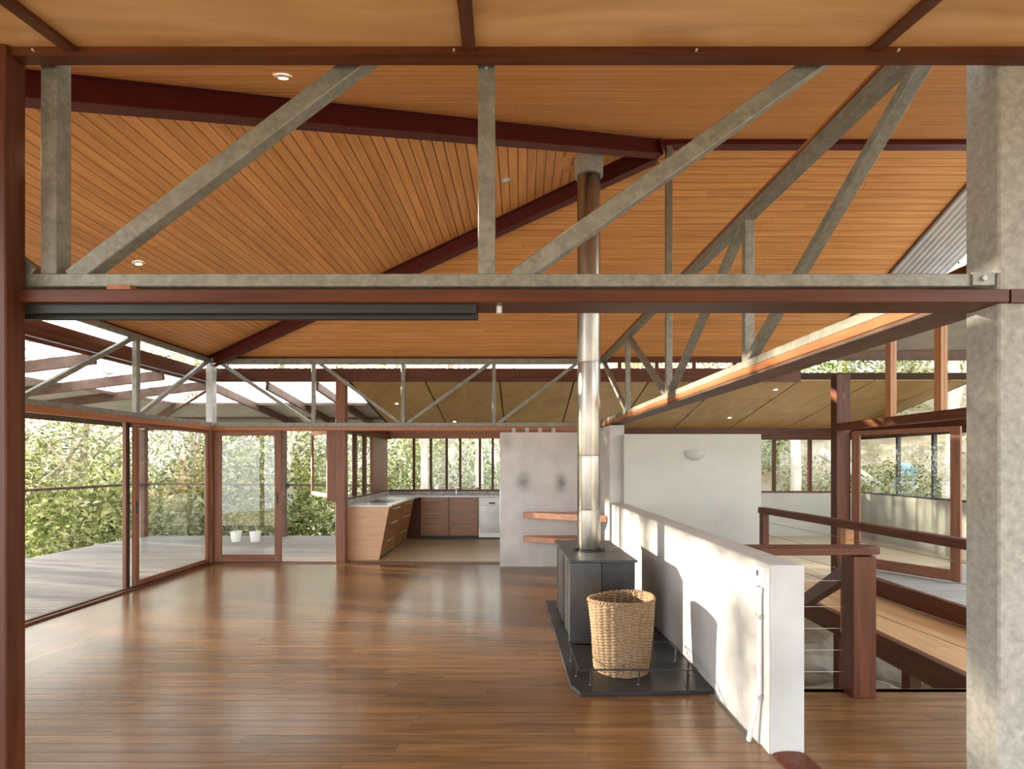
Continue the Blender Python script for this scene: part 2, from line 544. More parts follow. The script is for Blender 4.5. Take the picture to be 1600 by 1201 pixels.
def hip(name, p, q, label, w=0.10, h=0.17):
    p, q = Vector(p), Vector(q)
    d = (q - p).normalized()
    root = thing(name, label, 'beam', tuple(p), group=None)
    drop = Vector((0, 0, -h / 2 - 0.005))
    obj('web', B().bar(p + drop, q + drop, 0.022, h - 0.02), 'steel_red', root)
    for s in (-1, 1):
        z = Vector((0, 0, s * (h / 2 - 0.006)))
        obj('flange', B().bar(p + drop + z, q + drop + z, w, 0.012), 'steel_red', root)
    obj('end_plate', B().bar(q + drop - d * 0.006, q + drop + d * 0.006, w + 0.02, h + 0.01), 'steel_red', root)
    return root
ap = AP + Vector((-0.06, 0, -0.01))
hip('hip_beam', EL + Vector((0.02, 0.02, 0)), ap + Vector((0, -0.05, 0)), 'dark red steel hip beam crossing high from the near corner to the apex')
hip('hip_beam', ER + Vector((0.02, -0.02, 0)), ap + Vector((0, 0.05, 0)), 'dark red steel hip beam rising from the far glazed corner, passing behind the flue')
tag(obj('ridge_beam', B().box(AP.x, XV, AP.y - 0.05, AP.y + 0.05, AP.z - 0.07, AP.z + 0.01), 'steel_red'),
    'thin dark red ridge beam running level beyond the apex of the hips', 'beam')
tag(obj('eave_beam', B().box(-4.98, XV, 8.45, 8.50, 3.19, EZ + 0.02), 'red_x'), 'long red-brown eave trim above the rear truss, under the board ceiling', 'beam')
tag(obj('eave_beam', B().box(-5.02, -4.955, 1.8, 8.5, 3.24, EZ + 0.02), 'red_y'), 'red-brown eave trim above the truss of the glazed side', 'beam')

# ------------------------------------------------------------------ verge overhang of corrugated metal
def corrugated(name, O, U, Vv, lu, lv, m, parent=None, pitch=0.076, amp=0.009, per=6, thick=True):
    """wavy across U, straight along V"""
    O, U, Vv = Vector(O), Vector(U).normalized(), Vector(Vv).normalized()
    n = U.cross(Vv).normalized()
    b = B()
    cnt = int(lu / pitch * per)
    for i in range(cnt + 1):
        u = lu * i / cnt
        z = amp * math.sin(2 * math.pi * u / pitch)
        p = O + U * u + n * z
        b.v.append(tuple(p)); b.v.append(tuple(p + Vv * lv))
    for i in range(cnt):
        b.f.append((2 * i, 2 * i + 2, 2 * i + 3, 2 * i + 1))
    o = obj(name, b, m, parent, smooth=True)
    return o

vr = thing('verge_overhang', 'grey corrugated roof overhang beyond the board ceiling, beside the concrete column', 'roof', (XV, 5.13, 4.7))
corrugated('corrugated_sheet', BR + Vector((0.0, 0.12, 0.06)), (1, 0, 0), RG - BR, 0.86, vb + 0.1, 'corrugated', vr)
corrugated('corrugated_sheet', FR + Vector((0.0, 0, 0.06)), (1, 0, 0), RG - FR, 0.86, vf, 'corrugated', vr)
for fr in (0.42, 0.86):
    p = BR.lerp(RG, fr)
    obj('purlin', B().box(XV, XV + 0.86, p.y - 0.03, p.y + 0.03, p.z - 0.03, p.z + 0.035), 'rafter', vr)
obj('verge_batten', B().bar(BR + Vector((0.012, 0, 0.01)), RG + Vector((0.012, 0, 0.01)), 0.025, 0.07), 'rafter', vr)

# ------------------------------------------------------------------ near ply soffit
sf = thing('soffit', 'pale ply soffit with red-brown cover battens over the viewer', 'ceiling', (0, 1.79, 2.99), kind='structure')
def sz(y): return 2.985 + 0.165 * (y - 1.79)
bx = [-2.95, -1.50, -0.175, 1.175, 2.60]
for a, b_ in zip(bx[:-1], bx[1:]):
    y0, y1 = -2.2, 1.79
    P = [(a + 0.16, y0, sz(y0)), (b_ + 0.16, y0, sz(y0)), (b_, y1, sz(y1)), (a, y1, sz(y1))]
    P = [Vector(p) for p in P]
    P[1].x -= 0.004; P[2].x -= 0.004
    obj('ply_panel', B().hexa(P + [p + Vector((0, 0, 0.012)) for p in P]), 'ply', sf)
for a in bx[1:-1]:
    obj('batten', B().bar((a + 0.16, -2.2, sz(-2.2) - 0.008), (a, 1.79, sz(1.79) - 0.008), 0.042, 0.018), 'red_y', sf)
obj('edge_trim', B().box(-1.70, 1.95, 1.765, 1.81, 2.952, 2.984), 'red_x', sf)
obj('edge_lip', B().box(-1.70, 1.95, 1.79, 1.83, 2.984, 3.06), 'red_x', sf)
for x in (-0.225, 0.58, -1.62, 1.25):
    obj('screw', B().tube([(x, 1.758, 2.966), (x, 1.767, 2.966)], 0.004, 8), 'chrome', sf)

# ------------------------------------------------------------------ trusses
GV = 'galv'
def chord(name, p, q, w, h, root):
    """steel angle: an upright leg and a flat leg"""
    return obj(name, B().bar(p, q, w, h), GV, root, bevel=0.003)

ft = thing('steel_truss', 'near galvanised steel truss with wide diagonals, spanning in front of the viewer', 'truss', (0, 1.86, 2.2))
chord('bottom_chord', (-4.9, 1.857, 2.2285), (1.628, 1.857, 2.2285), 0.05, 0.045, ft)
chord('top_chord', (-4.9, 1.86, 3.20), (1.628, 1.86, 3.20), 0.055, 0.055, ft)
obj('upright', B().box(-1.663, -1.609, 1.835, 1.90, 2.25, 3.18), GV, ft, bevel=0.003)
obj('upright', B().box(-0.151, -0.093, 1.835, 1.885, 2.25, 3.18), GV, ft, bevel=0.003)
for (xa, za, xb, zb) in ((-1.565, 2.24, -0.30, 3.20), (-0.022, 2.24, 1.285, 3.18), (-1.70, 2.25, -2.95, 3.18)):
    obj('diagonal', B().bar((xa, 1.863, za), (xb, 1.863, zb), 0.05, 0.058, (0, 0, 1)), GV, ft, bevel=0.003)
obj('bolt', B().tube([(-0.122, 1.829, 2.965), (-0.122, 1.837, 2.965)], 0.007, 8), 'chrome', ft)
br = obj('end_bracket', B().box(1.55, 1.625, 1.824, 1.832, 2.208, 2.252), GV, ft)
obj('bolt', B().tube([(1.585, 1.815, 2.23), (1.585, 1.825, 2.23)], 0.009, 8), 'galv_post', br)

rt = thing('steel_truss', 'galvanised steel truss running away above the white low wall', 'truss', (1.4, 5.1, 2.2))
def RT(y, z, dx=0): return Vector((xr(y) + dx, y, z))
chord('top_chord', RT(1.9, 3.21), RT(YB, 3.21), 0.07, 0.065, rt)
chord('bottom_chord', RT(1.9, 2.235), RT(YB, 2.235), 0.075, 0.05, rt)
obj('cover_strip', B().bar(RT(1.9, 3.25, -0.02), RT(YB, 3.25, -0.02), 0.05, 0.015), 'orange_y', rt)
for k, top in ((1, 3.19), (2, AP.z - 0.03), (3, 3.19)):
    obj('upright', B().bar(RT(NY[k], 2.25), RT(NY[k], top), 0.06, 0.055, (0, 1, 0)), GV, rt, bevel=0.003)
for (ya, za, yb, zb) in ((1.95, 3.19, NY[1], 2.25), (NY[1] + 0.05, 3.19, NY[2] - 0.04, 2.25), (NY[3] - 0.05, 3.19, NY[2] + 0.04, 2.25), (NY[4] - 0.05, 3.19, NY[3] + 0.04, 2.25)):
    obj('diagonal', B().bar(RT(ya, za), RT(yb, zb), 0.06, 0.05, (0, 0, 1)), GV, rt, bevel=0.003)
hb = thing('timber_beam', 'red-brown timber head fixed beneath the truss above the low wall', 'beam', (1.45, 5.0, 2.1))
obj('head', B().bar(RT(1.95, 2.187, 0.03), RT(YB, 2.187, 0.03), 0.14, 0.044), 'orange_y', hb, bevel=0.003)
tag(obj('soffit_board', B().bar(RT(1.95, 2.155, 0.06), RT(YB, 2.155, 0.06), 0.19, 0.018), 'rafter', hb, bevel=0.002), 'grey-brown underside of the head, its shade and weathering put into the colour')  # same timber as the head: underside shade and weathering put into a greyer board

bt = thing('steel_truss', 'far galvanised steel truss over the kitchen opening and rear door', 'truss', (-1.8, YB, 2.2))
chord('top_chord', (XL + 0.06, YB, 3.195), (1.25, YB, 3.195), 0.06, 0.085, bt)
chord('bottom_chord', (XL + 0.06, YB, 2.195), (1.25, YB, 2.195), 0.07, 0.06, bt)
bn = [-3.29, -1.874, -0.436, 0.94]
for x in bn:
    obj('upright', B().box(x - 0.028, x + 0.028, YB - 0.028, YB + 0.028, 2.22, 3.16), GV, bt, bevel=0.003)
for (xa, xb) in ((-4.75, bn[0] - 0.05), (bn[0] + 0.1, bn[1] - 0.05), (bn[2] - 0.07, bn[1] + 0.07), (bn[3] - 0.07, bn[2] + 0.07)):
    obj('diagonal', B().bar((xa, YB, 3.16), (xb, YB, 2.22), 0.05, 0.05), GV, bt, bevel=0.003)

lt = thing('steel_truss', 'galvanised steel truss over the glazed side facing the deck', 'truss', (XL, 6.0, 2.2))
chord('top_chord', (XL, 1.9, 3.20), (XL, YB - 0.05, 3.20), 0.06, 0.065, lt)
chord('bottom_chord', (XL, 1.9, 2.20), (XL, YB - 0.05, 2.20), 0.06, 0.06, lt)
for y in NY[1:4]:
    obj('upright', B().box(XL - 0.03, XL + 0.03, y - 0.035, y + 0.035, 2.22, 3.17), GV, lt, bevel=0.003)
for (ya, yb) in ((NY[1] + 0.06, NY[2] - 0.06), (NY[2] + 0.06, NY[3] - 0.06), (NY[3] + 0.06, NY[4] - 0.12)):
    obj('diagonal', B().bar((XL, ya, 2.22), (XL, yb, 3.17), 0.05, 0.05), GV, lt, bevel=0.003)

cp = thing('corner_post', 'pale galvanised corner post between side glazing and rear door', 'post', (XL, YB, 0))
obj('post', B().box(XL - 0.06, XL + 0.05, YB - 0.05, YB + 0.06, 2.16, 3.24), 'galv_post', cp, bevel=0.004)
obj('lower_post', B().box(XL + 0.0, XL + 0.045, YB - 0.02, YB + 0.03, 0.0, 2.16), 'galv_post', cp, bevel=0.003)
obj('foot_plate', B().box(XL - 0.03, XL + 0.08, YB - 0.05, YB + 0.06, 0.0, 0.012), 'galv_post', cp)

# ------------------------------------------------------------------ near beam, track, post, column
nb = thing('timber_beam', 'red-brown timber beam below the near truss, running past the concrete column', 'beam', (0, 1.86, 2.15))
obj('beam', B().box(-1.9, 1.655, 1.80, 1.935, 2.142, 2.187), 'red_x', nb, bevel=0.003)
obj('beam_end', B().box(1.66, 2.3, 1.80, 1.815, 2.142, 2.187), 'red_x', nb)
obj('packer', B().box(-1.41, -1.33, 1.805, 1.86, 2.188, 2.204), 'orange_y', nb)
obj('door_stop', B().tube([(-0.078, 1.85, 2.142), (-0.078, 1.85, 2.118)], 0.011, 12), 'chrome', nb, smooth=True)
tr = thing('sliding_door_track', 'black sliding door track hung under the half of the beam beside the timber post', 'track', (-1, 1.87, 2.12))
obj('track_back', B().box(-1.9, -0.156, 1.895, 1.905, 2.108, 2.142), 'black', tr)
obj('track_front', B().box(-1.9, -0.156, 1.822, 1.830, 2.112, 2.142), 'black', tr)
obj('track_rail', B().box(-1.9, -0.156, 1.855, 1.862, 2.100, 2.142), 'black', tr)

tag(obj('timber_post', B().box(-1.86, -1.700, 1.75, 1.823, 0, 2.99), 'red_z', None, bevel=0.004), 'tall red-brown timber post at the near end of the beam, cut by the frame edge', 'post')
tag(obj('concrete_column', B().box(1.632, 1.80, 1.816, 1.955, 0, 3.25), 'concrete', None, bevel=0.006), 'grey board-marked concrete column carrying the near truss', 'column')

# ------------------------------------------------------------------ floors
fl = thing('floor', 'polished brown timber board floor of the empty living room', 'floor', (0, 0, 0), kind='structure')
r = random.Random(3)
XS = -3.62
def frow(y, x0, x1, root, m='floor_x', w=0.09):
    x = x0
    first = True
    while x < x1 - 0.01:
        ln = r.uniform(1.5, 3.0) if not first else r.uniform(0.7, 3.0)
        first = False
        e = min(x + ln, x1)
        if x1 - e < 0.5: e = x1
        obj('board', B().box(x + 0.0006, e - 0.0006, y + 0.0007, y + w - 0.0007, -0.018, 0), m, root)
        x = e
k = 0
y = 1.0
while y < 8.36:
    rightx = 1.30 if y > 2.95 else 1.50
    # the boards meet the side border along a raked seam
    xs = XS
    frow(y, xs, min(rightx, xr(y) - 0.10), fl)
    y += 0.092
x = -4.83
while x < XS - 0.03:
    w = min(0.101, XS - x)
    c = r.uniform(3.5, 6.5)
    for (a, b_) in ((1.0, c), (c, 8.37)):
        obj('board', B().box(x + 0.0007, x + w - 0.0007, a + 0.0006, b_ - 0.0006, -0.018, 0), 'floor_y', fl)
    x += 0.101
y = 1.0 - 0.092 * 34
while y < 0.99:
    obj('board', B().box(-4.83, 1.50, y + 0.0007, y + 0.0913, -0.018, 0), 'floor_x', fl)
    y += 0.092
obj('subfloor', B().box(-4.9, 1.15, -2.13, 8.42, -0.06, -0.0185), 'dark_joint', fl)
sill = thing('trim_1', 'dark timber sill and track below the side glazing', 'trim', (XL, 5, 0), kind='structure')
obj('sill', B().box(XL - 0.09, XL + 0.075, 1.0, YB - 0.05, -0.02, 0.022), 'red_y', sill)
obj('runner', B().box(XL - 0.01, XL + 0.01, 1.0, YB - 0.05, 0.022, 0.034), 'black', sill)
sill2 = thing('trim_2', 'dark timber threshold along the rear door and kitchen opening', 'trim', (-2, YB, 0), kind='structure')
obj('sill', B().box(XL + 0.05, -0.34, YB - 0.04, YB + 0.10, -0.02, 0.014), 'door_x', sill2)
obj('runner', B().box(XL + 0.05, -2.95, YB + 0.02, YB + 0.035, 0.014, 0.024), 'black', sill2)

ld = thing('landing_floor', 'brown timber board landing between the low wall end and the concrete column', 'floor', (2, 3, 0), kind='structure')
y = 1.0
while y < 3.70:
    frow(y, 1.56 if y > 2.85 else 1.505, 3.25, ld)
    y += 0.092
y = 1.0 - 0.092 * 34
while y < 0.99:
    obj('board', B().box(1.505, 3.25, y + 0.0007, y + 0.0913, -0.018, 0), 'floor_x', ld)
    y += 0.092
obj('subfloor', B().box(1.5, 3.25, -2.13, 3.73, -0.16, -0.0185), 'red_x', ld)
obj('nosing', B().box(1.56, 3.25, 3.70, 3.75, -0.05, 0.0), 'floor_x', ld)

kf = tag(obj('kitchen_floor', B().box(-2.86, 1.2, YB + 0.10, 11.6, -0.10, -0.004), 'kitchen_floor'), 'pale yellowish sealed kitchen floor behind the threshold', 'floor', kind='structure')

ww = thing('walkway_floor', 'raised timber walkway beyond the stair opening', 'floor', (3.8, 5, 0), kind='structure')
for (a, b_) in ((3.36, 3.73), (3.732, 4.27)):
    for (c, d) in ((1.5, 4.6), (4.602, 7.1)):
        obj('board', B().box(a, b_, c, d, -0.02, 0), 'walkway', ww)
obj('edge_beam', B().box(3.28, 3.36, 1.5, 7.1, -0.20, 0.02), 'red_y', ww, bevel=0.004)
obj('soffit_board', B().box(3.40, 4.27, 1.5, 7.1, -0.22, -0.18), 'dark_joint', ww)
rf = thing('rear_room_floor', 'pale timber board floor of the rear room behind the handrail', 'floor', (5, 9, 0), kind='structure')
x = 3.30
while x < 7.25:
    obj('board', B().box(x, x + 0.494, 7.102, 11.5, -0.05, 0), 'pale_board', rf)
    x += 0.5
sd = thing('outdoor_deck', 'grey stepped-up board deck outside the open glazed door', 'deck', (5.5, 5, 0.19))
y = 3.0
while y < 7.15:
    obj('board', B().box(4.345, 6.4, y, y + 0.115, 0.165, 0.19), 'grey_deck', sd)
    y += 0.12
obj('riser', B().box(4.275, 4.34, 1.5, 7.2, 0.0, 0.20), 'red_y', sd, bevel=0.003)
obj('frame', B().box(4.345, 6.4, 3.0, 7.2, -0.05, 0.16), 'dark_joint', sd)

# ------------------------------------------------------------------ walls
cw = thing('wall_back', 'pale stained concrete wall beside the kitchen opening', 'wall', (0.4, 8.15, 0), kind='structure')
# keep stain coordinates in the wall's own object space
wb = obj('slab', B().box(-0.334, 1.27, 8.15, 8.36, -0.1, 2.06), 'render_wall', None, bevel=0.006)
wb.parent = cw; wb.location = (-cw.location.x, -cw.location.y, -cw.location.z)
for u in (803, 823.5, 844, 865):
    x_ = (u - 815) * 8.2 / 830
    obj('spacer', B().tube([(x_, 8.25, 2.06), (x_, 8.25, 2.13)], 0.035, 12), 'galv_post', cw, smooth=True)
tag(obj('concrete_pier', B().prism([(1.225, 7.38, 1.035), (1.425, 7.38, 1.035), (1.425, 8.16, 1.035), (1.20, 8.16, 1.035)], (0, 0, 1.08)), 'render_wall', None), 'narrow concrete pier rising from the far end of the low wall', 'pier')

lw = thing('wall_low', 'sunlit white rendered low wall dividing living room from the stair', 'wall', (1.3, 5, 0), kind='structure')
wl0, wl1 = 1.362, 1.195        # face toward the room at the near and far end
b = B().prism([(wl0, 2.91, -1.6), (wl0 + 0.19, 2.91, -1.6), (wl1 + 0.21, 8.14, -1.6), (wl1, 8.14, -1.6)], (0, 0, 2.635))
s_ = obj('slab', b, 'low_wall', None, bevel=0.008)
s_.parent = lw; s_.location = (-lw.location.x, -lw.location.y, -lw.location.z)
obj('corner_bead', B().box(wl0 - 0.004, wl0 + 0.002, 2.915, 2.96, 0.0, 1.02), 'low_wall', lw)
tag(obj('wall_right', B().box(1.40, 3.27, 7.25, 7.36, -0.3, 1.985), 'white'), 'plain off-white panel wall carrying the half-bowl lamp', 'wall', kind='structure')
fb = thing('floor_block', 'dark timber floor end block against the foot of the low wall', 'trim', (1.45, 2.85, 0))
arc = [(1.463 - 0.095 * math.cos(math.pi * i / 14), 2.902, 0.0005 + 0.022 * math.sin(math.pi * i / 14)) for i in range(15)]
obj('block', B().prism(arc, (0.02, -0.35, 0)), 'red_z', fb)

# sconce
sc = thing('wall_lamp', 'white half-bowl plaster lamp on the off-white panel wall', 'lamp', (2.36, 7.25, 1.68))
b = B()
nu, nv = 20, 8
for i in range(nv + 1):
    a = (math.pi / 2) * i / nv
    for j in range(nu + 1):
        t = math.pi * j / nu
        rr = 0.14 * math.sin(a) ** 0.8 if i else 0.012
        b.v.append((2.36 + rr * math.cos(t), 7.249 - rr * 0.75 * math.sin(t), 1.625 + 0.135 * (1 - math.cos(a))))
for i in range(nv):
    for j in range(nu):
        q = i * (nu + 1) + j
        b.f.append((q, q + 1, q + nu + 2, q + nu + 1))
obj('bowl', b, 'white', sc, smooth=True)
obj('back_plate', B().box(2.30, 2.42, 7.235, 7.249, 1.64, 1.73), 'white_gloss', sc)

# ------------------------------------------------------------------ side and rear glazing
def leaf_panel(root, p0, p1, z0, z1, st, th, mz, mx, pane_m, rails=None):
    """glazed leaf in the vertical plane through p0,p1 (xy)"""
    p0, p1 = Vector((p0[0], p0[1], 0)), Vector((p1[0], p1[1], 0))
    d = (p1 - p0).normalized()
    L_ = (p1 - p0).length
    rl = rails or (st, st)
    def seg(a, b_, za, zb, t=th):
        n = Vector((-d.y, d.x, 0)) * (t / 2)
        A, Bq = p0 + d * a, p0 + d * b_
        q = [A - n, Bq - n, Bq + n, A + n]
        return B().hexa([v + Vector((0, 0, za)) for v in q] + [v + Vector((0, 0, zb)) for v in q])
    obj('stile', seg(0, st, z0, z1), mz, root, bevel=0.003)
    obj('stile', seg(L_ - st, L_, z0, z1), mz, root, bevel=0.003)
    obj('top_rail', seg(st, L_ - st, z1 - rl[0], z1), mx, root, bevel=0.003)
    obj('bottom_rail', seg(st, L_ - st, z0, z0 + rl[1]), mx, root, bevel=0.003)
    obj('pane', seg(st, L_ - st, z0 + rl[1], z1 - rl[0], 0.006), pane_m, root)
    return root

hd = thing('timber_beam', 'red-brown timber head along the top of the side glazing', 'beam', (XL, 5, 2.1))
obj('head', B().box(XL - 0.06, XL + 0.05, 1.9, YB - 0.05, 2.10, 2.168), 'orange_y', hd, bevel=0.003)
d1 = thing('door_1', 'sliding glazed leaf standing closed in the far bay of the side glazing', 'door', (XL, 7.6, 0), kind='structure')
leaf_panel(d1, (XL, 6.72), (XL, 8.34), 0.035, 2.10, 0.075, 0.045, 'door_z', 'door_x', 'glass_refl', (0.05, 0.06))
obj('handle', B().box(XL + 0.022, XL + 0.035, 6.745, 6.765, 0.95, 1.10), 'grey_steel', d1)
d1b = thing('door_2', 'timber meeting stile standing just outside the sliding leaf of the side glazing', 'door', (XL - 0.06, 6.7, 0), kind='structure')
obj('stile', B().box(XL - 0.075, XL - 0.03, 6.63, 6.70, 0.03, 2.10), 'door_z', d1b, bevel=0.003)
obj('seal', B().box(XL - 0.03, XL - 0.024, 6.64, 6.69, 0.03, 2.10), 'black', d1b)

hd2 = thing('timber_beam', 'red-brown timber head below the far truss', 'beam', (-2, YB, 2.1))
obj('head', B().box(XL + 0.05, 1.2, YB - 0.05, YB + 0.09, 2.10, 2.163), 'orange_y', hd2, bevel=0.003)
d2 = thing('door_3', 'timber framed glazed door leaf in the rear corner, standing beside the open doorway', 'door', (-4.3, YB, 0), kind='structure')
leaf_panel(d2, (-4.855, YB), (-3.80, YB), 0.025, 2.10, 0.105, 0.045, 'door_z', 'door_x', 'glass_refl', (0.08, 0.12))
obj('handle', B().box(-3.875, -3.855, YB - 0.045, YB - 0.022, 0.95, 1.12), 'grey_steel', d2)
obj('jamb', B().box(-4.90, -4.86, YB - 0.05, YB + 0.09, 0.014, 2.10), 'door_z', d2)

tag(obj('timber_post', B().box(-2.94, -2.79, YB - 0.02, YB + 0.12, 0.0, 2.92), 'door_z', None, bevel=0.004), 'red-brown timber post between the open rear doorway and the kitchen', 'post')

# ------------------------------------------------------------------ kitchen shell
tag(obj('wall_kitchen', B().box(-2.97, -2.87, YB + 0.13, 11.66, -0.1, 0.985), 'white'), 'low side wall of the kitchen behind the end bench', 'wall', kind='structure')
w2 = thing('window_1', 'row of timber mullioned kitchen windows on the deck side', 'window', (-2.95, 10, 1.0), kind='structure')
obj('sill', B().box(-3.09, -2.86, YB + 0.13, 11.66, 0.985, 1.01), 'red_y', w2)
obj('head', B().box(-3.09, -2.86, YB + 0.13, 11.66, 2.10, 2.26), 'red_y', w2)
obj('end_board', B().box(-3.08, -2.945, YB + 0.0, YB + 0.04, 0.98, 2.15), 'door_z', w2)
for (ya, yb) in ((9.40, 9.47), (9.98, 10.05)):
    obj('mullion', B().box(-3.0, -2.93, ya, yb, 1.01, 2.10), 'red_z', w2)
obj('solid_panel', B().box(-3.0, -2.93, 10.5, 11.62, 1.01, 2.10), 'door_z', w2)
for (ya, yb) in ((YB + 0.16, 9.40), (9.47, 9.98), (10.05, 10.5)):
    obj('pane', B().box(-2.968, -2.962, ya, yb, 1.01, 2.10), 'glass', w2)
cs = thing('casement_sash', 'casement window sash swung open over the deck beside the rear doorway', 'window', (-3.4, 8.95, 1.0))
leaf_panel(cs, (-3.095, 8.52), (-3.68, 9.32), 1.03, 2.12, 0.07, 0.035, 'door_z', 'shelf', 'glass', (0.06, 0.07))

w1 = thing('window_2', 'long band of kitchen windows over the sink', 'window', (-1.5, 11.6, 1.0), kind='structure')
obj('sill', B().box(-2.96, 1.2, 11.52, 11.70, 0.975, 1.01), 'red_x', w1)
obj('head', B().box(-2.96, 1.2, 11.55, 11.70, 2.12, 2.34), 'orange_y', w1)
mus = [-2.35, -1.98, -1.635, -1.34, -0.91, -0.63, -0.2, 0.3, 0.8]
prev = -2.93
for x in mus + [1.2]:
    if x < 1.2:
        obj('mullion', B().box(x - 0.024, x + 0.024, 11.58, 11.65, 1.01, 2.12), 'red_z', w1)
    obj('pane', B().box(prev + 0.024, x - 0.024, 11.612, 11.618, 1.01, 2.12), 'glass', w1)
    prev = x
tag(obj('wall_kitchen_back', B().box(-2.97, 1.2, 11.58, 11.70, -0.1, 0.975), 'white'), 'wall below the kitchen window band', 'wall', kind='structure')

# ply ceiling of the rear wing
def kz(y): return 2.93 - 0.205 * (y - 8.62)
kc = thing('ceiling_kitchen', 'sloping ply ceiling with dark joints over kitchen and rear room', 'ceiling', (2, 10, 2.6), kind='structure')
x = -2.80
i = 0
while x < 7.3:
    x1 = min(x + 1.22, 7.35)
    cuts = [8.62, 9.55, 11.75] if i % 2 else [8.62, 10.45, 11.75]
    for a, b_ in zip(cuts[:-1], cuts[1:]):
        P = [Vector((x + 0.012, a + 0.012, kz(a))), Vector((x1 - 0.012, a + 0.012, kz(a))), Vector((x1 - 0.012, b_ - 0.012, kz(b_))), Vector((x + 0.012, b_ - 0.012, kz(b_)))]
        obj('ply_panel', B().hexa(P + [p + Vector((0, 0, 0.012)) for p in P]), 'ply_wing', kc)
    x += 1.22; i += 1
P = [Vector((-2.85, 8.60, kz(8.60) + 0.014)), Vector((7.4, 8.60, kz(8.60) + 0.014)), Vector((7.4, 12.1, kz(12.1) + 0.014)), Vector((-2.85, 12.1, kz(12.1) + 0.014))]
obj('roof_deck', B().hexa(P + [p + Vector((0, 0, 0.10)) for p in P]), 'dark_joint', kc)
fa = thing('fascia_beam', 'red-brown timber fascia beam just beyond the far truss', 'beam', (0, 8.6, 3.0))
obj('beam', B().box(-5.12, 4.5, 8.56, 8.60, 2.90, 3.115), 'red_x', fa)
for x in (1.55, 2.15, 2.75, 3.4, 4.0):
    obj('block', B().box(x, x + 0.06, 8.56, 8.60, 3.115, 3.28), 'red_z', fa)
fa2 = thing('fascia_beam', 'red-brown timber fascia beam outside the truss of the glazed side', 'beam', (-5.1, 5, 3.0))
obj('beam', B().box(-5.12, -5.08, 1.5, 8.56, 2.86, 3.10), 'red_y', fa2)

# ------------------------------------------------------------------ kitchen units
def handle(root, p, q, off):
    p, q, off = Vector(p), Vector(q), Vector(off)
    d = (q - p).normalized()
    b = B().tube([p + off, q + off], 0.007, 8)
    b.tube([p + d * 0.03, p + d * 0.03 + off], 0.005, 6)
    b.tube([q - d * 0.03, q - d * 0.03 + off], 0.005, 6)
    return obj('handle', b, 'chrome', root, smooth=True)

def lean(z):      # the deck-side bench leans out toward its top
    return -2.33 + (z - 0.03) / 0.84 * 0.16
for n, (ya, yb) in enumerate(((8.70, 9.70), (9.705, 10.72))):
    cb = thing('drawer_unit', ['leaning drawer unit nearest the living room, with pale end panel', 'leaning drawer unit deeper in the kitchen against the corner'][n], 'cabinet', (-2.6, (ya + yb) / 2, 0), group='kitchen drawer units')
    q = lambda x0, za, zb, y0, y1, e: B().hexa([(x0, y0, za), (lean(za) + e, y0, za), (lean(za) + e, y1, za), (x0, y1, za), (x0, y0, zb), (lean(zb) + e, y0, zb), (lean(zb) + e, y1, zb), (x0, y1, zb)])
    obj('body', q(-2.85, 0.03, 0.87, ya + (0.02 if n == 0 else 0), yb, -0.022), 'cabinet', cb)
    if n == 0:
        obj('end_panel', q(-2.855, 0.0, 0.872, ya - 0.002, ya + 0.018, 0.0), 'cabinet_end', cb)
    for (za, zb) in ((0.06, 0.33), (0.335, 0.62), (0.625, 0.865)):
        dr = obj('drawer', B().hexa([(lean(za) - 0.02, ya + 0.022, za), (lean(za), ya + 0.022, za), (lean(za), yb - 0.003, za), (lean(za) - 0.02, yb - 0.003, za),
                                     (lean(zb) - 0.02, ya + 0.022, zb), (lean(zb), ya + 0.022, zb), (lean(zb), yb - 0.003, zb), (lean(zb) - 0.02, yb - 0.003, zb)]), 'cabinet', cb)
        zc = zb - 0.05
        handle(dr, (lean(zc), ya + 0.28, zc), (lean(zc), yb - 0.28, zc), (0.03, 0, 0))
KX = [-2.11, -1.51, -0.905]
cn = thing('corner_cabinet', 'dark recessed corner cabinet between the two kitchen runs', 'cabinet', (-2.3, 11.2, 0))
obj('body', B().box(-2.86, KX[0] - 0.003, 11.12, 11.56, 0.0, 0.87), 'red_z', cn)
obj('door', B().box(-2.33, KX[0] - 0.004, 11.10, 11.118, 0.06, 0.86), 'red_z', cn)
for n in range(2):
    a, b_ = KX[n], KX[n + 1]
    cb = thing('drawer_unit', ['three-drawer veneer unit beside the dark corner cabinet', 'three-drawer veneer unit beside the dishwasher'][n], 'cabinet', ((a + b_) / 2, 11.3, 0), group='kitchen drawer units')
    obj('body', B().box(a + 0.002, b_ - 0.004, 11.09, 11.56, 0.07, 0.87), 'cabinet', cb)
    obj('plinth', B().box(a + 0.002, b_ - 0.004, 11.13, 11.5, 0.0, 0.07), 'black', cb)
    for (za, zb) in ((0.075, 0.325), (0.33, 0.60), (0.605, 0.862)):
        dr = obj('drawer', B().box(a + 0.022, b_ - 0.022, 11.068, 11.089, za, zb), 'cabinet', cb)
        handle(dr, (a + 0.11, 11.068, zb - 0.06), (b_ - 0.11, 11.068, zb - 0.06), (0, -0.03, 0))
dw = thing('dishwasher', 'stainless steel dishwasher partly behind the concrete wall', 'dishwasher', (-0.6, 11.3, 0))
obj('body', B().box(-0.90, -0.30, 11.10, 11.56, 0.03, 0.865), 'white_gloss', dw)
obj('door', B().box(-0.87, -0.33, 11.072, 11.099, 0.14, 0.70), 'stainless', dw)
cpn = obj('control_panel', B().box(-0.87, -0.33, 11.066, 11.099, 0.71, 0.845), 'white_gloss', dw)
obj('handle', B().box(-0.68, -0.55, 11.05, 11.066, 0.735, 0.765), 'black', cpn)
obj('kick_plate', B().box(-0.88, -0.32, 11.09, 11.099, 0.04, 0.12), 'white_gloss', dw)
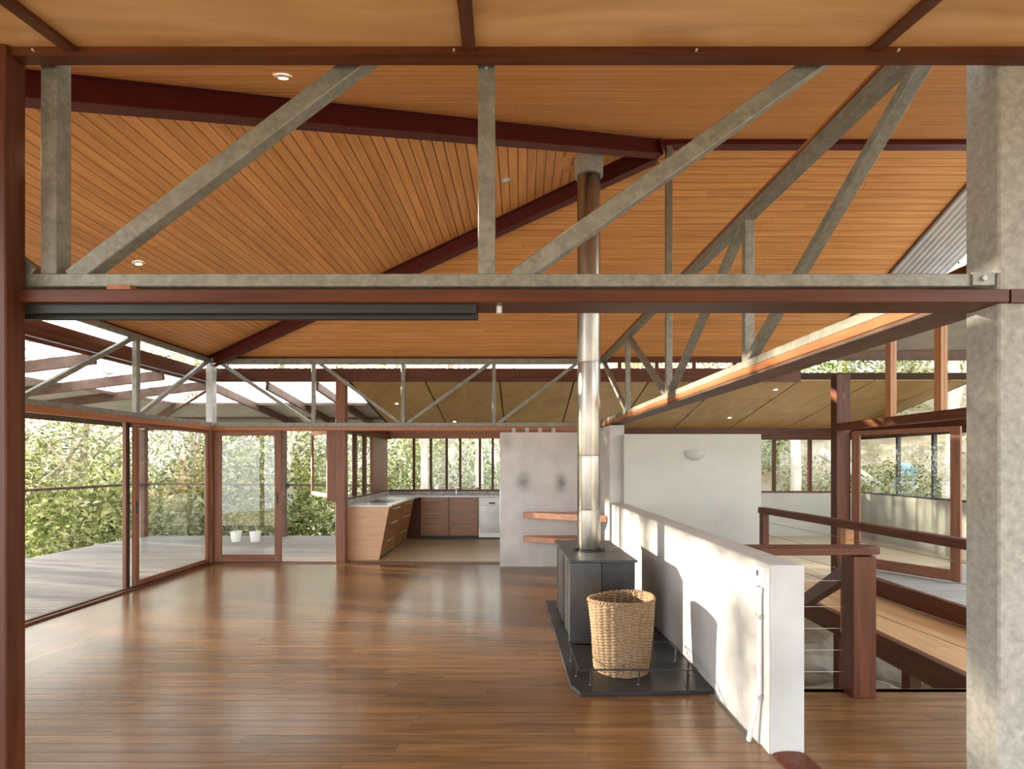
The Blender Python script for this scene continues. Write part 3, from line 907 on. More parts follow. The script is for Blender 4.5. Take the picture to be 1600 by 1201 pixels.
cb = thing('base_cabinet', 'veneer kitchen cabinet behind the concrete wall', 'cabinet', (0.4, 11.3, 0))
obj('body', B().box(-0.29, 1.15, 11.09, 11.56, 0.0, 0.87), 'cabinet', cb)
obj('door', B().box(-0.28, 0.42, 11.07, 11.089, 0.06, 0.86), 'cabinet', cb)
obj('door', B().box(0.43, 1.14, 11.07, 11.089, 0.06, 0.86), 'cabinet', cb)

wt = thing('worktop', 'pale L-shaped kitchen worktop over both runs of cabinets', 'worktop', (-2.4, 10, 0.87))
obj('slab', B().prism([(-2.855, 8.68, 0.873), (-2.13, 8.68, 0.873), (-2.13, 11.04, 0.873), (1.18, 11.04, 0.873), (1.18, 11.57, 0.873), (-2.855, 11.57, 0.873)], (0, 0, 0.028)), 'worktop', wt)
obj('sink_bowl', B().box(-1.62, -1.10, 11.16, 11.46, 0.9005, 0.903), 'stainless', wt)
sp = thing('splashback', 'mottled stone splashback strip behind the worktop', 'splashback', (-2.85, 10, 0.9))
obj('strip', B().box(-2.868, -2.85, 8.70, 11.55, 0.902, 0.984), 'splash', sp)
obj('strip', B().box(-2.849, 1.18, 11.56, 11.578, 0.902, 0.974), 'splash', sp)
ck = thing('cooktop', 'dark glass cooktop set in the leaning bench', 'cooktop', (-2.5, 9.6, 0.902))
obj('glass_plate', B().box(-2.75, -2.26, 9.25, 9.85, 0.9015, 0.906), 'grey_steel', ck, bevel=0.002)
for (x, y_) in ((-2.63, 9.4), (-2.38, 9.4), (-2.63, 9.7), (-2.38, 9.7)):
    obj('burner', B().lathe((x, y_, 0.906), [(0.0, 0.006), (0.05, 0.006), (0.06, 0.0)], 16), 'black', ck)
tp = thing('tap', 'chrome kitchen mixer tap under the long window band', 'tap', (-1.42, 11.5, 0.902))
obj('column', B().tube([(-1.42, 11.50, 0.902), (-1.42, 11.50, 1.02)], 0.02, 12), 'chrome', tp, smooth=True)
obj('spout', B().tube([(-1.42, 11.50, 1.0), (-1.42, 11.46, 1.05), (-1.42, 11.36, 1.06), (-1.42, 11.30, 1.03)], 0.013, 10), 'chrome', tp, smooth=True)
obj('lever', B().tube([(-1.42, 11.50, 1.02), (-1.34, 11.48, 1.06)], 0.009, 8), 'chrome', tp, smooth=True)

# ------------------------------------------------------------------ corner shelves
for n, z in enumerate((0.755, 0.395)):
    P = [(0.03, 8.148, z), (0.05, 8.08, z), (0.55, 7.78, z), (1.20, 7.50, z), (1.205, 8.148, z)]
    tag(obj('corner_shelf', B().prism(P, (0, 0, 0.085)), 'shelf', None, bevel=0.004), ['upper tapered timber corner shelf on the pale concrete wall', 'lower tapered timber corner shelf on the pale concrete wall'][n], 'shelf', 'corner shelves')

# ------------------------------------------------------------------ wood heater
ht = thing('wood_heater', 'black steel wood heater with ribbed side beside the low wall', 'heater', (0.7, 5.1, 0.03))
def hx(y): return -0.045 * (y - 4.58)
def hbox(x0, x1, y0, y1, z0, z1):
    P = [(x0 + hx(y0), y0), (x1 + hx(y0), y0), (x1 + hx(y1), y1), (x0 + hx(y1), y1)]
    return B().hexa([(a, b_, z0) for a, b_ in P] + [(a, b_, z1) for a, b_ in P])
obj('firebox', hbox(0.475, 0.98, 4.66, 5.74, 0.03, 0.735), 'black_steel', ht)
obj('top_plate', hbox(0.41, 1.0, 4.575, 5.78, 0.736, 0.755), 'grey_steel', ht, bevel=0.003)
obj('front_panel', hbox(0.415, 0.69, 4.585, 4.64, 0.035, 0.733), 'grey_steel', ht, bevel=0.003)
obj('front_door', hbox(0.70, 0.99, 4.63, 4.659, 0.05, 0.733), 'black_steel', ht, bevel=0.003)
y = 4.66
for (ya, yb) in ((4.66, 4.84), (4.90, 5.10), (5.16, 5.36), (5.42, 5.75)):
    obj('side_fin', hbox(0.435, 0.474, ya, yb, 0.035, 0.733), 'grey_steel', ht, bevel=0.003)
obj('side_fin', hbox(0.981, 0.995, 4.68, 5.72, 0.035, 0.733), 'grey_steel', ht)
obj('flue_collar', B().lathe((0.649, 5.13, 0.755), [(0.12, 0.0), (0.12, 0.012), (0.113, 0.012)], 32), 'black_steel', ht, smooth=True)
for (dx, dy) in ((-0.135, -0.03), (0.135, -0.03)):
    obj('collar_lug', B().box(0.649 + dx - 0.014, 0.649 + dx + 0.014, 5.13 + dy - 0.012, 5.13 + dy + 0.012, 0.755, 0.775), 'black', ht)
fu = thing('flue_pipe', 'tall stainless flue pipe rising from the wood heater to the ceiling', 'flue', (0.649, 5.13, 0.756))
cuts = [0.768, 1.145, 1.66, 2.56, 4.42]
for i, (a, b_) in enumerate(zip(cuts[:-1], cuts[1:])):
    obj('pipe_section', B().lathe((0.649, 5.13, 0), [(0.108, a), (0.111, a + 0.01), (0.111, b_ - 0.012), (0.1135, b_ - 0.010), (0.1135, b_ - 0.001), (0.108, b_)], 40), 'flue', fu, smooth=True)
cwz = lambda x: EZ + (x + 4.95) * (AP.z - EZ) / (AP.x + 4.95)
b = B()
sg = 40
for (rr, zz) in ((0.112, 4.36), (0.137, 4.36), (0.137, None), (0.12, None)):
    for j in range(sg):
        t = 2 * math.pi * j / sg
        x = 0.649 + rr * math.cos(t)
        b.v.append((x, 5.13 + rr * math.sin(t), zz if zz else cwz(x) - 0.001))
for k in range(3):
    for j in range(sg):
        jj = (j + 1) % sg
        b.f.append((k * sg + j, k * sg + jj, (k + 1) * sg + jj, (k + 1) * sg + j))
obj('ceiling_collar', b, 'galv_post', fu, smooth=True)
b = B()
for rr in (0.14, 0.235):
    for j in range(sg):
        t = 2 * math.pi * j / sg
        x = 0.62 + rr * 1.1 * math.cos(t)
        b.v.append((x, 5.13 + rr * 0.9 * math.sin(t), cwz(x) - 0.006))
for j in range(sg):
    jj = (j + 1) % sg
    b.f.append((j, jj, sg + jj, sg + j))
obj('ceiling_plate', b, 'board_x', fu)

hp = thing('hearth_plate', 'black steel hearth plate under the wood heater and basket', 'hearth', (0.8, 4.8, 0))
wx = lambda y_: wl0 + (wl1 - wl0) * (y_ - 2.91) / 5.23 - 0.012
poly = [(0.40, 3.63), (wx(3.66), 3.66), (wx(6.05), 6.05), (0.27, 6.05), (0.345, 3.76)]
obj('plate', B().prism([(a, b_, 0.001) for a, b_ in poly], (0, 0, 0.029)), 'black_steel', hp, bevel=0.003)
rail = thing('hearth_rail', 'low black steel rail fencing the basket on the hearth plate', 'rail', (0.8, 4, 0.03))
RP = [(0.41, 3.75), (1.235, 3.75), (1.215, 4.33), (0.39, 4.33)]
for a, b_ in zip(RP, RP[1:] + RP[:1]):
    obj('rail_bar', B().bar((a[0], a[1], 0.135), (b_[0], b_[1], 0.135), 0.014, 0.008), 'black_steel', rail)
for (a, b_) in ((0.49, 3.75), (0.83, 3.75), (1.17, 3.75), (0.405, 3.9), (0.395, 4.2), (1.23, 3.92), (1.22, 4.2), (0.6, 4.33), (1.0, 4.33)):
    po = obj('rail_post', B().tube([(a, b_, 0.0305), (a, b_, 0.133)], 0.006, 8), 'black_steel', rail)
    obj('post_foot', B().lathe((a, b_, 0.0303), [(0.0, 0.006), (0.012, 0.006), (0.015, 0.0)], 10), 'black_steel', po)

# ------------------------------------------------------------------ basket
bk = thing('basket', 'round woven seagrass basket standing on the hearth plate', 'basket', (0.762, 4.06, 0.031))
b = B()
nu, nv = 162, 96
H = 0.53
def prof(t): return 0.205 + 0.045 * t ** 0.9
for i in range(nv + 1):
    t = i / nv
    for j in range(nu):
        th = 2 * math.pi * j / nu
        rib = 0.0075 * abs(math.sin(th * 13.5)) - 0.004
        wv = 0.0035 * math.cos(2 * math.pi * i / 4 + math.pi * int(27 * j / nu))
        lump = 0.003 * math.sin(3 * th + 4 * t) + 0.002 * math.sin(5 * th - 7 * t)
        rr = prof(t) + rib + wv + lump
        z = H * t + (0.018 * math.sin(th + 2.4) + 0.006 * math.sin(2 * th)) * t
        b.v.append((0.762 + rr * math.cos(th), 4.06 + rr * math.sin(th), 0.033 + z))
for i in range(nv):
    for j in range(nu):
        jj = (j + 1) % nu
        b.f.append((i * nu + j, i * nu + jj, (i + 1) * nu + jj, (i + 1) * nu + j))
wall = obj('woven_side', b, 'wicker', bk, smooth=True)
sm = wall.modifiers.new('thickness', 'SOLIDIFY'); sm.thickness = 0.014; sm.offset = -1
obj('base', B().lathe((0.762, 4.06, 0.032), [(0.0, 0.012), (0.205, 0.012), (0.207, 0.0), (0.0, 0.0)], 40), 'wicker', bk)
def rimpt(th, dr=0, dz=0):
    z = H + (0.018 * math.sin(th + 2.4) + 0.006 * math.sin(2 * th))
    rr = prof(1) + 0.003 * math.sin(3 * th + 4) + 0.002 * math.sin(5 * th - 7) - 0.005 + dr
    return (0.762 + rr * math.cos(th), 4.06 + rr * math.sin(th), 0.033 + z + dz)
for ph in (0, math.pi):
    pts = []
    for j in range(181):
        th = 2 * math.pi * j / 180
        a = th * 30 + ph
        pts.append(rimpt(th, 0.006 * math.cos(a), 0.007 * math.sin(a)))
    obj('rim_braid', B().tube(pts, 0.009, 6, cap=False), 'wicker', bk, smooth=True)

# ------------------------------------------------------------------ conduit
wf = lambda y_: wl0 + (wl1 - wl0) * (y_ - 2.91) / 5.23
cd = thing('conduit', 'white power point with plastic conduit down the near end of the low wall', 'conduit', (1.34, 3.0, 0))
yc = 3.0; xc = wf(yc) - 0.016
sw = obj('power_point', B().box(wf(3.0) - 0.014, wf(3.0) + 0.004, 2.955, 3.065, 0.90, 1.015), 'white_gloss', cd, bevel=0.003)
obj('switch', B().box(wf(3.0) - 0.018, wf(3.0) - 0.013, 3.02, 3.035, 0.955, 0.985), 'grey_steel', sw)
obj('pipe', B().tube([(xc, yc, 0.90), (xc, yc, 0.30), (xc - 0.005, yc + 0.01, 0.25), (xc - 0.03, yc + 0.045, 0.06), (xc - 0.037, yc + 0.055, 0.002)], 0.0135, 14), 'white_gloss', cd, smooth=True)
for z in (0.73, 0.275):
    obj('clip', B().tube([(xc, yc, z - 0.012), (xc, yc, z + 0.012)], 0.0175, 14), 'galv_post', cd, smooth=True)
obj('coupling', B().tube([(xc, yc, 0.86), (xc, yc, 0.90)], 0.017, 14), 'white_gloss', cd, smooth=True)

# ------------------------------------------------------------------ balustrades, stair
bl = thing('balustrade', 'dark red timber balustrade post and rail at the landing edge', 'balustrade', (2.3, 3.7, 0))
obj('post', B().box(2.25, 2.405, 3.60, 3.74, 0.0, 0.96), 'red_z', bl, bevel=0.004)
obj('handrail', B().prism([(1.50, 3.60, 0.968), (2.36, 3.60, 0.968), (2.46, 3.64, 0.968), (2.46, 3.76, 0.968), (1.50, 3.76, 0.968)], (0, 0, 0.052)), 'red_x', bl, bevel=0.005)
for z in (0.15, 0.30, 0.45, 0.60, 0.78):
    obj('wire', B().tube([(1.53, 3.68, z), (2.25, 3.68, z)], 0.0015, 6), 'stainless', bl)
b2 = thing('balustrade', 'red timber balustrade along the walkway beyond the stair opening', 'balustrade', (3.2, 5, 0))
hxr = lambda y_: 3.345 - 0.085 * (y_ - 3.95)
obj('handrail', B().bar((hxr(2.0), 2.0, 0.985), (hxr(6.86), 6.86, 0.985), 0.10, 0.075), 'red_y', b2, bevel=0.005)
for y_ in (6.80, 5.28, 3.4):
    obj('post', B().box(hxr(y_) - 0.04, hxr(y_) + 0.045, y_ - 0.045, y_ + 0.045, -0.1, 0.95), 'lit_red_z' if y_ == 5.28 else 'red_z', b2, bevel=0.004)  # middle post takes the brighter timber, its light painted into the colour
for z in (0.2, 0.36, 0.52, 0.68, 0.84):
    obj('wire', B().tube([(hxr(2.0), 2.0, z), (hxr(6.80), 6.80, z)], 0.003, 6), 'stainless', b2)
for n, y_ in enumerate((5.64, 4.62)):
    tag(obj('stump_post', B().box(3.34, 3.44, y_ - 0.05, y_ + 0.05, -1.9, -0.205), 'red_z'), ['timber stump post under the walkway, behind the balustrade post', 'timber stump post under the walkway, closest to the concrete column'][n], 'post')
sr = thing('stair_rail', 'dark timber stair rail descending below the landing beside the balustrade post', 'handrail', (2.5, 4.4, 0))
obj('rail', B().bar((2.30, 3.72, 0.84), (2.92, 5.9, -0.10), 0.07, 0.11), 'red_y', sr, bevel=0.004)

# ------------------------------------------------------------------ glazed screen and rear room
ps = tag(obj('timber_post', B().box(4.27, 4.46, 7.20, 7.34, 0.0, 2.80), 'red_z', None, bevel=0.004), 'red timber post of the glazed screen beyond the walkway', 'post')
w3 = thing('window_3', 'high glazed screen with orange-lit mullions above the timber transom', 'window', (4.33, 6, 2.1), kind='structure')
obj('transom', B().box(4.28, 4.38, 2.2, 7.20, 2.03, 2.13), 'red_y', w3, bevel=0.003)
for y_ in (6.22, 5.48, 4.75, 4.0):
    obj('mullion', B().box(4.29, 4.36, y_ - 0.045, y_ + 0.045, 2.13, 3.42), 'lit_red_z', w3)  # mullions share the brighter timber with light painted in
ys = [2.3, 4.0, 4.75, 5.48, 6.22, 7.20]
for a, b_ in zip(ys[:-1], ys[1:]):
    obj('pane', B().box(4.322, 4.328, a + 0.045, b_ - 0.045, 2.13, 3.42), 'glass_refl', w3)
obj('head', B().box(4.28, 4.38, 2.2, 7.20, 3.42, 3.50), 'red_y', w3)
d4 = thing('door_4', 'tall glazed door leaf standing open onto the grey deck', 'door', (4.8, 6.6, 0.2), kind='structure')
leaf_panel(d4, (4.47, 7.18), (5.09, 6.15), 0.21, 2.02, 0.10, 0.045, 'door_z', 'door_x', 'glass_refl', (0.06, 0.13))

w4 = thing('window_4', 'rear room window band above the white dado wall', 'window', (5.5, 11.55, 1.0), kind='structure')
obj('sill', B().box(1.25, 7.3, 11.50, 11.66, 0.94, 0.975), 'red_x', w4)
obj('head', B().box(1.25, 7.3, 11.50, 11.66, 2.09, 2.36), 'red_x', w4)
xs_ = [1.25, 2.2, 3.2, 4.2, 5.5, 6.28, 7.0]
for x in xs_[1:]:
    obj('mullion', B().box(x - 0.03, x + 0.03, 11.54, 11.62, 0.975, 2.09), 'red_z', w4)
for a, b_ in zip(xs_[:-1], xs_[1:]):
    obj('pane', B().box(a + 0.03, b_ - 0.03, 11.577, 11.583, 0.975, 2.09), 'glass', w4)
tag(obj('wall_rear_room', B().box(1.25, 7.4, 11.52, 11.64, -0.1, 0.94), 'white'), 'white dado wall under the rear room window band', 'wall', kind='structure')
w5 = thing('window_5', 'side window band of the rear room, seen through the open glazed door', 'window', (7.35, 10, 1.0), kind='structure')
obj('sill', B().box(7.28, 7.42, 7.9, 11.5, 0.94, 0.975), 'grey_steel', w5)
obj('head', B().box(7.28, 7.42, 7.9, 11.5, 2.09, 2.5), 'red_y', w5)
ys = [7.9, 8.7, 9.45, 10.35, 11.5]
for y_ in ys[:-1]:
    obj('mullion', B().box(7.31, 7.37, y_ - 0.03, y_ + 0.03, 0.975, 2.09), 'grey_steel', w5)
for a, b_ in zip(ys[:-1], ys[1:]):
    obj('pane', B().box(7.337, 7.343, a + 0.03, b_ - 0.03, 0.975, 2.09), 'glass', w5)
tag(obj('wall_rear_side', B().box(7.29, 7.41, 7.9, 11.5, -0.1, 0.94), 'white'), 'white dado wall seen through the open glazed door', 'wall', kind='structure')

aw = thing('deck_awning', 'grey corrugated awning over the outdoor deck, seen through the high glazing', 'roof', (6.5, 7.5, 3.3))
corrugated('corrugated_sheet', (5.0, 8.5, 3.36), (1, 0, 0), (0, -1, 0.18), 4.0, 1.9, 'corrugated', aw)
obj('edge_beam', B().box(4.9, 9.0, 8.40, 8.46, 3.22, 3.35), 'rafter', aw)

# ------------------------------------------------------------------ side deck and verandah
dk = thing('deck', 'weathered grey-brown timber deck outside the glazed side', 'deck', (-6.5, 8, -0.02))
y = 3.2
while y < 11.66:
    x1 = -2.99 if y > YB + 0.10 else XL - 0.095
    obj('board', B().box(-8.30, x1, y, y + 0.118, -0.045, -0.018), 'deck', dk)
    y += 0.125
obj('edge_board', B().box(-8.34, -8.305, 3.2, 11.7, -0.25, -0.02), 'deck', dk)
obj('edge_board', B().box(-8.34, -2.99, 11.69, 11.73, -0.25, -0.02), 'deck', dk)
obj('frame', B().box(-8.30, -5.02, 3.2, 11.66, -0.20, -0.06), 'dark_joint', dk)
dr_ = thing('deck_rail', 'thin dark handrail with wires around the outer deck edge', 'handrail', (-8.3, 9, 0))
obj('handrail', B().tube([(-8.27, 3.2, 1.13), (-8.27, 11.63, 1.13), (-3.05, 11.63, 1.09)], 0.025, 10), 'rafter', dr_)
for z in (0.25, 0.5, 0.75):
    obj('wire', B().tube([(-8.27, 3.2, z), (-8.27, 11.63, z)], 0.003, 6), 'stainless', dr_)
    obj('wire', B().tube([(-8.27, 11.64, z), (-3.05, 11.64, z)], 0.003, 6), 'stainless', dr_)
vp = [(-8.22, 11.55, 'grey verandah post at the outer deck corner, seen through the side glazing'), (-5.20, 11.58, 'dark verandah post beyond the open rear doorway'), (-8.22, 4.4, 'verandah post at the near outer deck edge')]
for (x, y_, lab) in vp:
    p = thing('verandah_post', lab, 'post', (x, y_, 0))
    obj('shaft', B().box(x - 0.06, x + 0.06, y_ - 0.06, y_ + 0.06, -0.018, 2.32), 'rafter', p)
    obj('bracket', B().box(x - 0.085, x + 0.085, y_ - 0.085, y_ + 0.085, 1.07, 1.13), 'grey_steel', p)

ve = thing('verandah_roof', 'verandah roof with translucent inner sheets and grey outer sheets over the deck', 'roof', (-6.7, 8, 2.6))
ZI, ZO = 2.90, 2.48
sl = (ZI - ZO) / 3.4
# side run: slopes down away from the room; rear run: slopes down towards the garden
def vz(d): return ZI - sl * d
di = 1.45
def quad_sheet(name, pts, m, t=0.006):
    P = [Vector(p) for p in pts]
    return obj(name, B().hexa(P + [p + Vector((0, 0, t)) for p in P]), m, ve)
X0, Y0 = -5.06, 8.56
y = 1.2
while y < Y0:
    y1 = min(y + 0.9, Y0)
    quad_sheet('clear_sheet', [(X0 - di, y, vz(di)), (X0, y, vz(0)), (X0, y1 - 0.01, vz(0)), (X0 - di, y1 - 0.01, vz(di))], 'poly')
    y = y1
quad_sheet('clear_sheet', [(X0 - di, Y0, vz(di)), (X0, Y0, vz(0)), (X0, Y0 + 0.001, vz(0)), (X0 - di, Y0 + di, vz(di))], 'poly')
quad_sheet('clear_sheet', [(X0, Y0, vz(0)), (X0 + 0.001, Y0, vz(0)), (X0 + 0.001, Y0 + di, vz(di)), (X0 - di, Y0 + di, vz(di))], 'poly')
x = X0
while x < -2.9:
    x1 = min(x + 0.76, -2.85)
    quad_sheet('clear_sheet', [(x, Y0, vz(0)), (x1 - 0.01, Y0, vz(0)), (x1 - 0.01, Y0 + di, vz(di)), (x, Y0 + di, vz(di))], 'poly')
    x = x1
dd = 3.5
quad_sheet('grey_sheet', [(X0 - dd, 1.2, vz(dd)), (X0 - di, 1.2, vz(di)), (X0 - di, Y0 + di, vz(di)), (X0 - dd, Y0 + dd, vz(dd))], 'grey_sheet')
quad_sheet('grey_sheet', [(X0 - di, Y0 + di, vz(di)), (-2.85, Y0 + di, vz(di)), (-2.85, Y0 + dd, vz(dd)), (X0 - dd, Y0 + dd, vz(dd))], 'grey_sheet')
dz = -0.07
for y in [1.5 + 1.2 * k for k in range(6)] + [8.5]:
    obj('rafter', B().bar((X0, y, vz(0) + dz), (X0 - dd, y, vz(dd) + dz), 0.05, 0.13), 'rafter', ve)
obj('rafter', B().bar((X0, Y0, vz(0) + dz), (X0 - dd, Y0 + dd, vz(dd) + dz), 0.06, 0.14), 'rafter', ve)
for x in (-5.0, -4.1, -3.3):
    obj('rafter', B().bar((x, Y0, vz(0) + dz), (x, Y0 + dd, vz(dd) + dz), 0.05, 0.13), 'rafter', ve)
for d in (di, 2.75):
    obj('purlin', B().bar((X0 - d, 1.3, vz(d) - 0.025), (X0 - d, Y0 + d, vz(d) - 0.025), 0.04, 0.045), 'rafter', ve)
    obj('purlin', B().bar((X0 - d, Y0 + d, vz(d) - 0.025), (-2.9, Y0 + d, vz(d) - 0.025), 0.04, 0.045), 'rafter', ve)
eb = thing('verandah_beam', 'weathered timber edge beam along the outer side of the deck roof', 'beam', (-8.25, 8, 2.3))
obj('beam', B().box(-8.26, -8.20, 1.2, 11.6, 2.33, 2.46), 'rafter', eb)
eb = thing('verandah_beam', 'weathered timber edge beam along the rear side of the deck roof', 'beam', (-5, 11.6, 2.3))
obj('beam', B().box(-8.2, -2.95, 11.55, 11.61, 2.30, 2.46), 'rafter', eb)

# leaves fallen onto the clear sheets
def leaf_mesh(name, cen, ln, wd, m, parent=None, flat=False, seed=0):
    g = np.random.default_rng(seed)
    n = len(cen)
    if flat:
        a = g.uniform(0, 2 * np.pi, n)
        u = np.stack([np.cos(a), np.sin(a), np.zeros(n)], 1)
        nn = np.tile([0, 0, 1.0], (n, 1)) + g.normal(0, 0.15, (n, 3))
    else:
        u = g.normal(0, 1, (n, 3)); u[:, 2] = u[:, 2] * 0.7 - 0.5
        u /= np.linalg.norm(u, axis=1)[:, None]
        nn = g.normal(0, 1, (n, 3))
    w = np.cross(u, nn); w /= np.linalg.norm(w, axis=1)[:, None] + 1e-9
    nrm = np.cross(w, u)
    l = (ln * g.uniform(0.6, 1.3, n))[:, None]; d = (wd * g.uniform(0.7, 1.3, n))[:, None]
    v = np.empty((n, 4, 3))
    v[:, 0] = cen - u * l / 2
    v[:, 1] = cen + w * d / 2 + nrm * d * 0.18
    v[:, 2] = cen + u * l / 2
    v[:, 3] = cen - w * d / 2 + nrm * d * 0.18
    me = bpy.data.meshes.new(name)
    me.vertices.add(4 * n); me.vertices.foreach_set('co', v.reshape(-1))
    me.loops.add(4 * n); me.loops.foreach_set('vertex_index', np.arange(4 * n))
    me.polygons.add(n); me.polygons.foreach_set('loop_start', np.arange(0, 4 * n, 4)); me.polygons.foreach_set('loop_total', np.full(n, 4))
    me.update(calc_edges=True)
    me.materials.append(M[m])
    o = bpy.data.objects.new(name, me); C.objects.link(o)
    o.parent = parent
    return o
n = 1500
cx = rng.uniform(X0 - di, X0 - 0.15, n); cy = rng.uniform(3, 9.9, n)
cz = np.where(cy > Y0, vz(0) - sl * np.maximum(X0 - cx, cy - Y0), vz(0) - sl * (X0 - cx)) + 0.012
sel = rng.random(n) < 0.75
lit = leaf_mesh('fallen_leaves', np.stack([cx, cy, cz], 1)[sel], 0.15, 0.055, 'dead_leaf', None, True, 3)
tag(lit, 'dark fallen leaves lying on the translucent deck roof', 'leaves', kind='stuff')

# planter pots on the deck
for n, (x, y_) in enumerate(((-5.83, 10.85), (-5.44, 10.85))):
    p = thing('flower_pot', ['white plant pot on the deck behind the rear glazed door, first of two', 'white plant pot on the deck behind the rear glazed door, beside the doorway'][n], 'pot', (x, y_, -0.018), group='white pots on the deck')
    obj('pot', B().lathe((x, y_, -0.018), [(0.0, 0.0), (0.085, 0.0), (0.11, 0.20), (0.105, 0.21), (0.095, 0.20), (0.09, 0.17), (0.0, 0.17)], 24), 'white_gloss', p, smooth=True)
    stm = obj('stem', B().tube([(x, y_, 0.14), (x + 0.02, y_, 0.4), (x - 0.01, y_ + 0.02, 0.62)], [0.010, 0.007, 0.004], 8), 'bark', p)
    cen = np.array([x, y_, 0.55]) - np.array(p.location) + np.random.default_rng(n).normal(0, 1, (90, 3)) * np.array([0.10, 0.10, 0.13])
    f_ = leaf_mesh('foliage', cen, 0.09, 0.035, 'leaf_b', p, seed=n + 40); f_['kind'] = 'stuff'

# ------------------------------------------------------------------ downlights
def downlight(p, nrm, lab, on=True):
    p = Vector(p); nrm = Vector(nrm).normalized()
    root = thing('downlight', lab, 'light', tuple(p), group='recessed downlights')
    q = nrm.to_track_quat('Z', 'Y').to_matrix().to_4x4()
    q.translation = p
    def tf(bb):
        bb.v = [tuple(q @ Vector(v)) for v in bb.v]; return bb
    obj('rim', tf(B().lathe((0, 0, 0), [(0.028, 0.006), (0.040, 0.006), (0.048, 0.0), (0.048, -0.006)], 24)), 'chrome', root, smooth=True)
    obj('lens', tf(B().lathe((0, 0, 0.002), [(0.0, 0.0), (0.029, 0.0)], 24)), 'lens' if on else 'lens_off', root)
nl = Vector((AP.z - EZ, 0, -(AP.x + 4.95))).normalized()
nf = Vector((0, AP.z - EZ, -(AP.y - 1.8))).normalized()
nk = Vector((0, -0.205, -1)).normalized()
downlight((-1.37, 3.05, EZ + 0.4294 * 1.25 - 0.008), nf, 'lit downlight in the board slope nearest the viewer')
downlight((-3.75, 5.2, cwz(-3.75) - 0.008), nl, 'lit downlight low in the triangular board slope')
downlight((-0.157, 5.2, cwz(-0.157) - 0.008), nl, 'unlit downlight in the triangular board slope beside the flue', False)
def kl(u, v_):
    # where the sight line meets the sloping ply
    t = (2.93 + 0.205 * 8.62 - 1.6) / ((722 - v_) + 0.205 * 830)
    return ((u - 815) * t, 830 * t, kz(830 * t) - 0.004)
for (u, v_, lab) in ((1212, 608, 'lit downlight in the ply ceiling beside the glazed screen post'), (1140, 652, 'lit downlight in the ply ceiling above the off-white panel wall'),
                     (620, 630, 'lit downlight in the kitchen ply ceiling above the leaning bench'), (710, 658, 'lit downlight in the kitchen ply ceiling above the sink')):
    downlight(kl(u, v_), nk, lab)

# ------------------------------------------------------------------ terrain, rocks, trees
def ground(x, y):
    z = -1.5 + 0.12 * math.sin(x * 0.7) * math.cos(y * 0.6)
    if x < -8: z -= 0.10 * min(-8 - x, 25)
    if y > 12: z -= 0.06 * min(y - 12, 30) * max(0, min(1, (3 - x) / 3))
    k = max(0, min(1, (x - 1) / 4)) * max(0, min(1, (y - 12.4) / 5))
    z += k * 4.2
    k2 = max(0, min(1, (x - 9) / 5))
    z += k2 * 2.6
    return z
b = B()
gx = np.concatenate([np.linspace(-90, -24, 12), np.linspace(-22, 22, 56), np.linspace(24, 70, 10)])
gy = np.concatenate([np.linspace(-40, -2, 8), np.linspace(0, 32, 48), np.linspace(36, 120, 12)])
for x in gx:
    for y in gy:
        b.v.append((x, y, ground(x, y)))
ny = len(gy)
for i in range(len(gx) - 1):
    for j in range(ny - 1):
        b.f.append((i * ny + j, (i + 1) * ny + j, (i + 1) * ny + j + 1, i * ny + j + 1))
tag(obj('ground', b, 'ground', None, smooth=True), 'pale leaf-littered bush ground around the house', 'ground', kind='structure')

def rock(c, s, seed, lab):
    g = random.Random(seed)
    bm = bmesh.new()
    bmesh.ops.create_icosphere(bm, subdivisions=3, radius=1)
    ph = [g.uniform(0, 6) for _ in range(6)]
    for v in bm.verts:
        n_ = v.co.normalized()
        k = 1 + 0.16 * math.sin(3 * n_.x + ph[0]) + 0.13 * math.sin(4 * n_.y + ph[1]) + 0.1 * math.sin(5 * n_.z + ph[2]) + 0.05 * math.sin(11 * n_.x + ph[3]) * math.sin(9 * n_.y + ph[4])
        v.co = Vector((c[0] + n_.x * k * s[0], c[1] + n_.y * k * s[1], c[2] + n_.z * k * s[2]))
    me = bpy.data.meshes.new('rock'); bm.to_mesh(me); bm.free()
    me.materials.append(M['rock'])
    o = bpy.data.objects.new('rock', me); C.objects.link(o)
    tag(o, lab, 'rock')
rock((4.3, 8.2, -1.35), (0.9, 0.8, 0.42), 1, 'pale sandstone rock below the walkway behind the balustrade post')
rock((4.1, 6.5, -1.45), (0.7, 0.6, 0.3), 2, 'flat sandstone rock at the foot of the stair opening')
rock((5.6, 7.6, -1.3), (0.9, 0.8, 0.5), 3, 'sandstone boulder under the walkway beside the concrete column')
rock((5.0, 6.0, -1.45), (0.8, 0.7, 0.35), 4, 'low rock under the raised deck')

def crown_pts(seed, n_cl, per, R, sig):
    g = np.random.default_rng(seed)
    d = g.normal(0, 1, (n_cl, 3)); d /= np.linalg.norm(d, axis=1)[:, None]
    rad = g.uniform(0.35, 1.0, n_cl)[:, None] ** 0.6
    cl = d * rad * np.array(R)
    p = np.repeat(cl, per, 0) + g.normal(0, 1, (n_cl * per, 3)) * np.array(sig)
    return p, cl

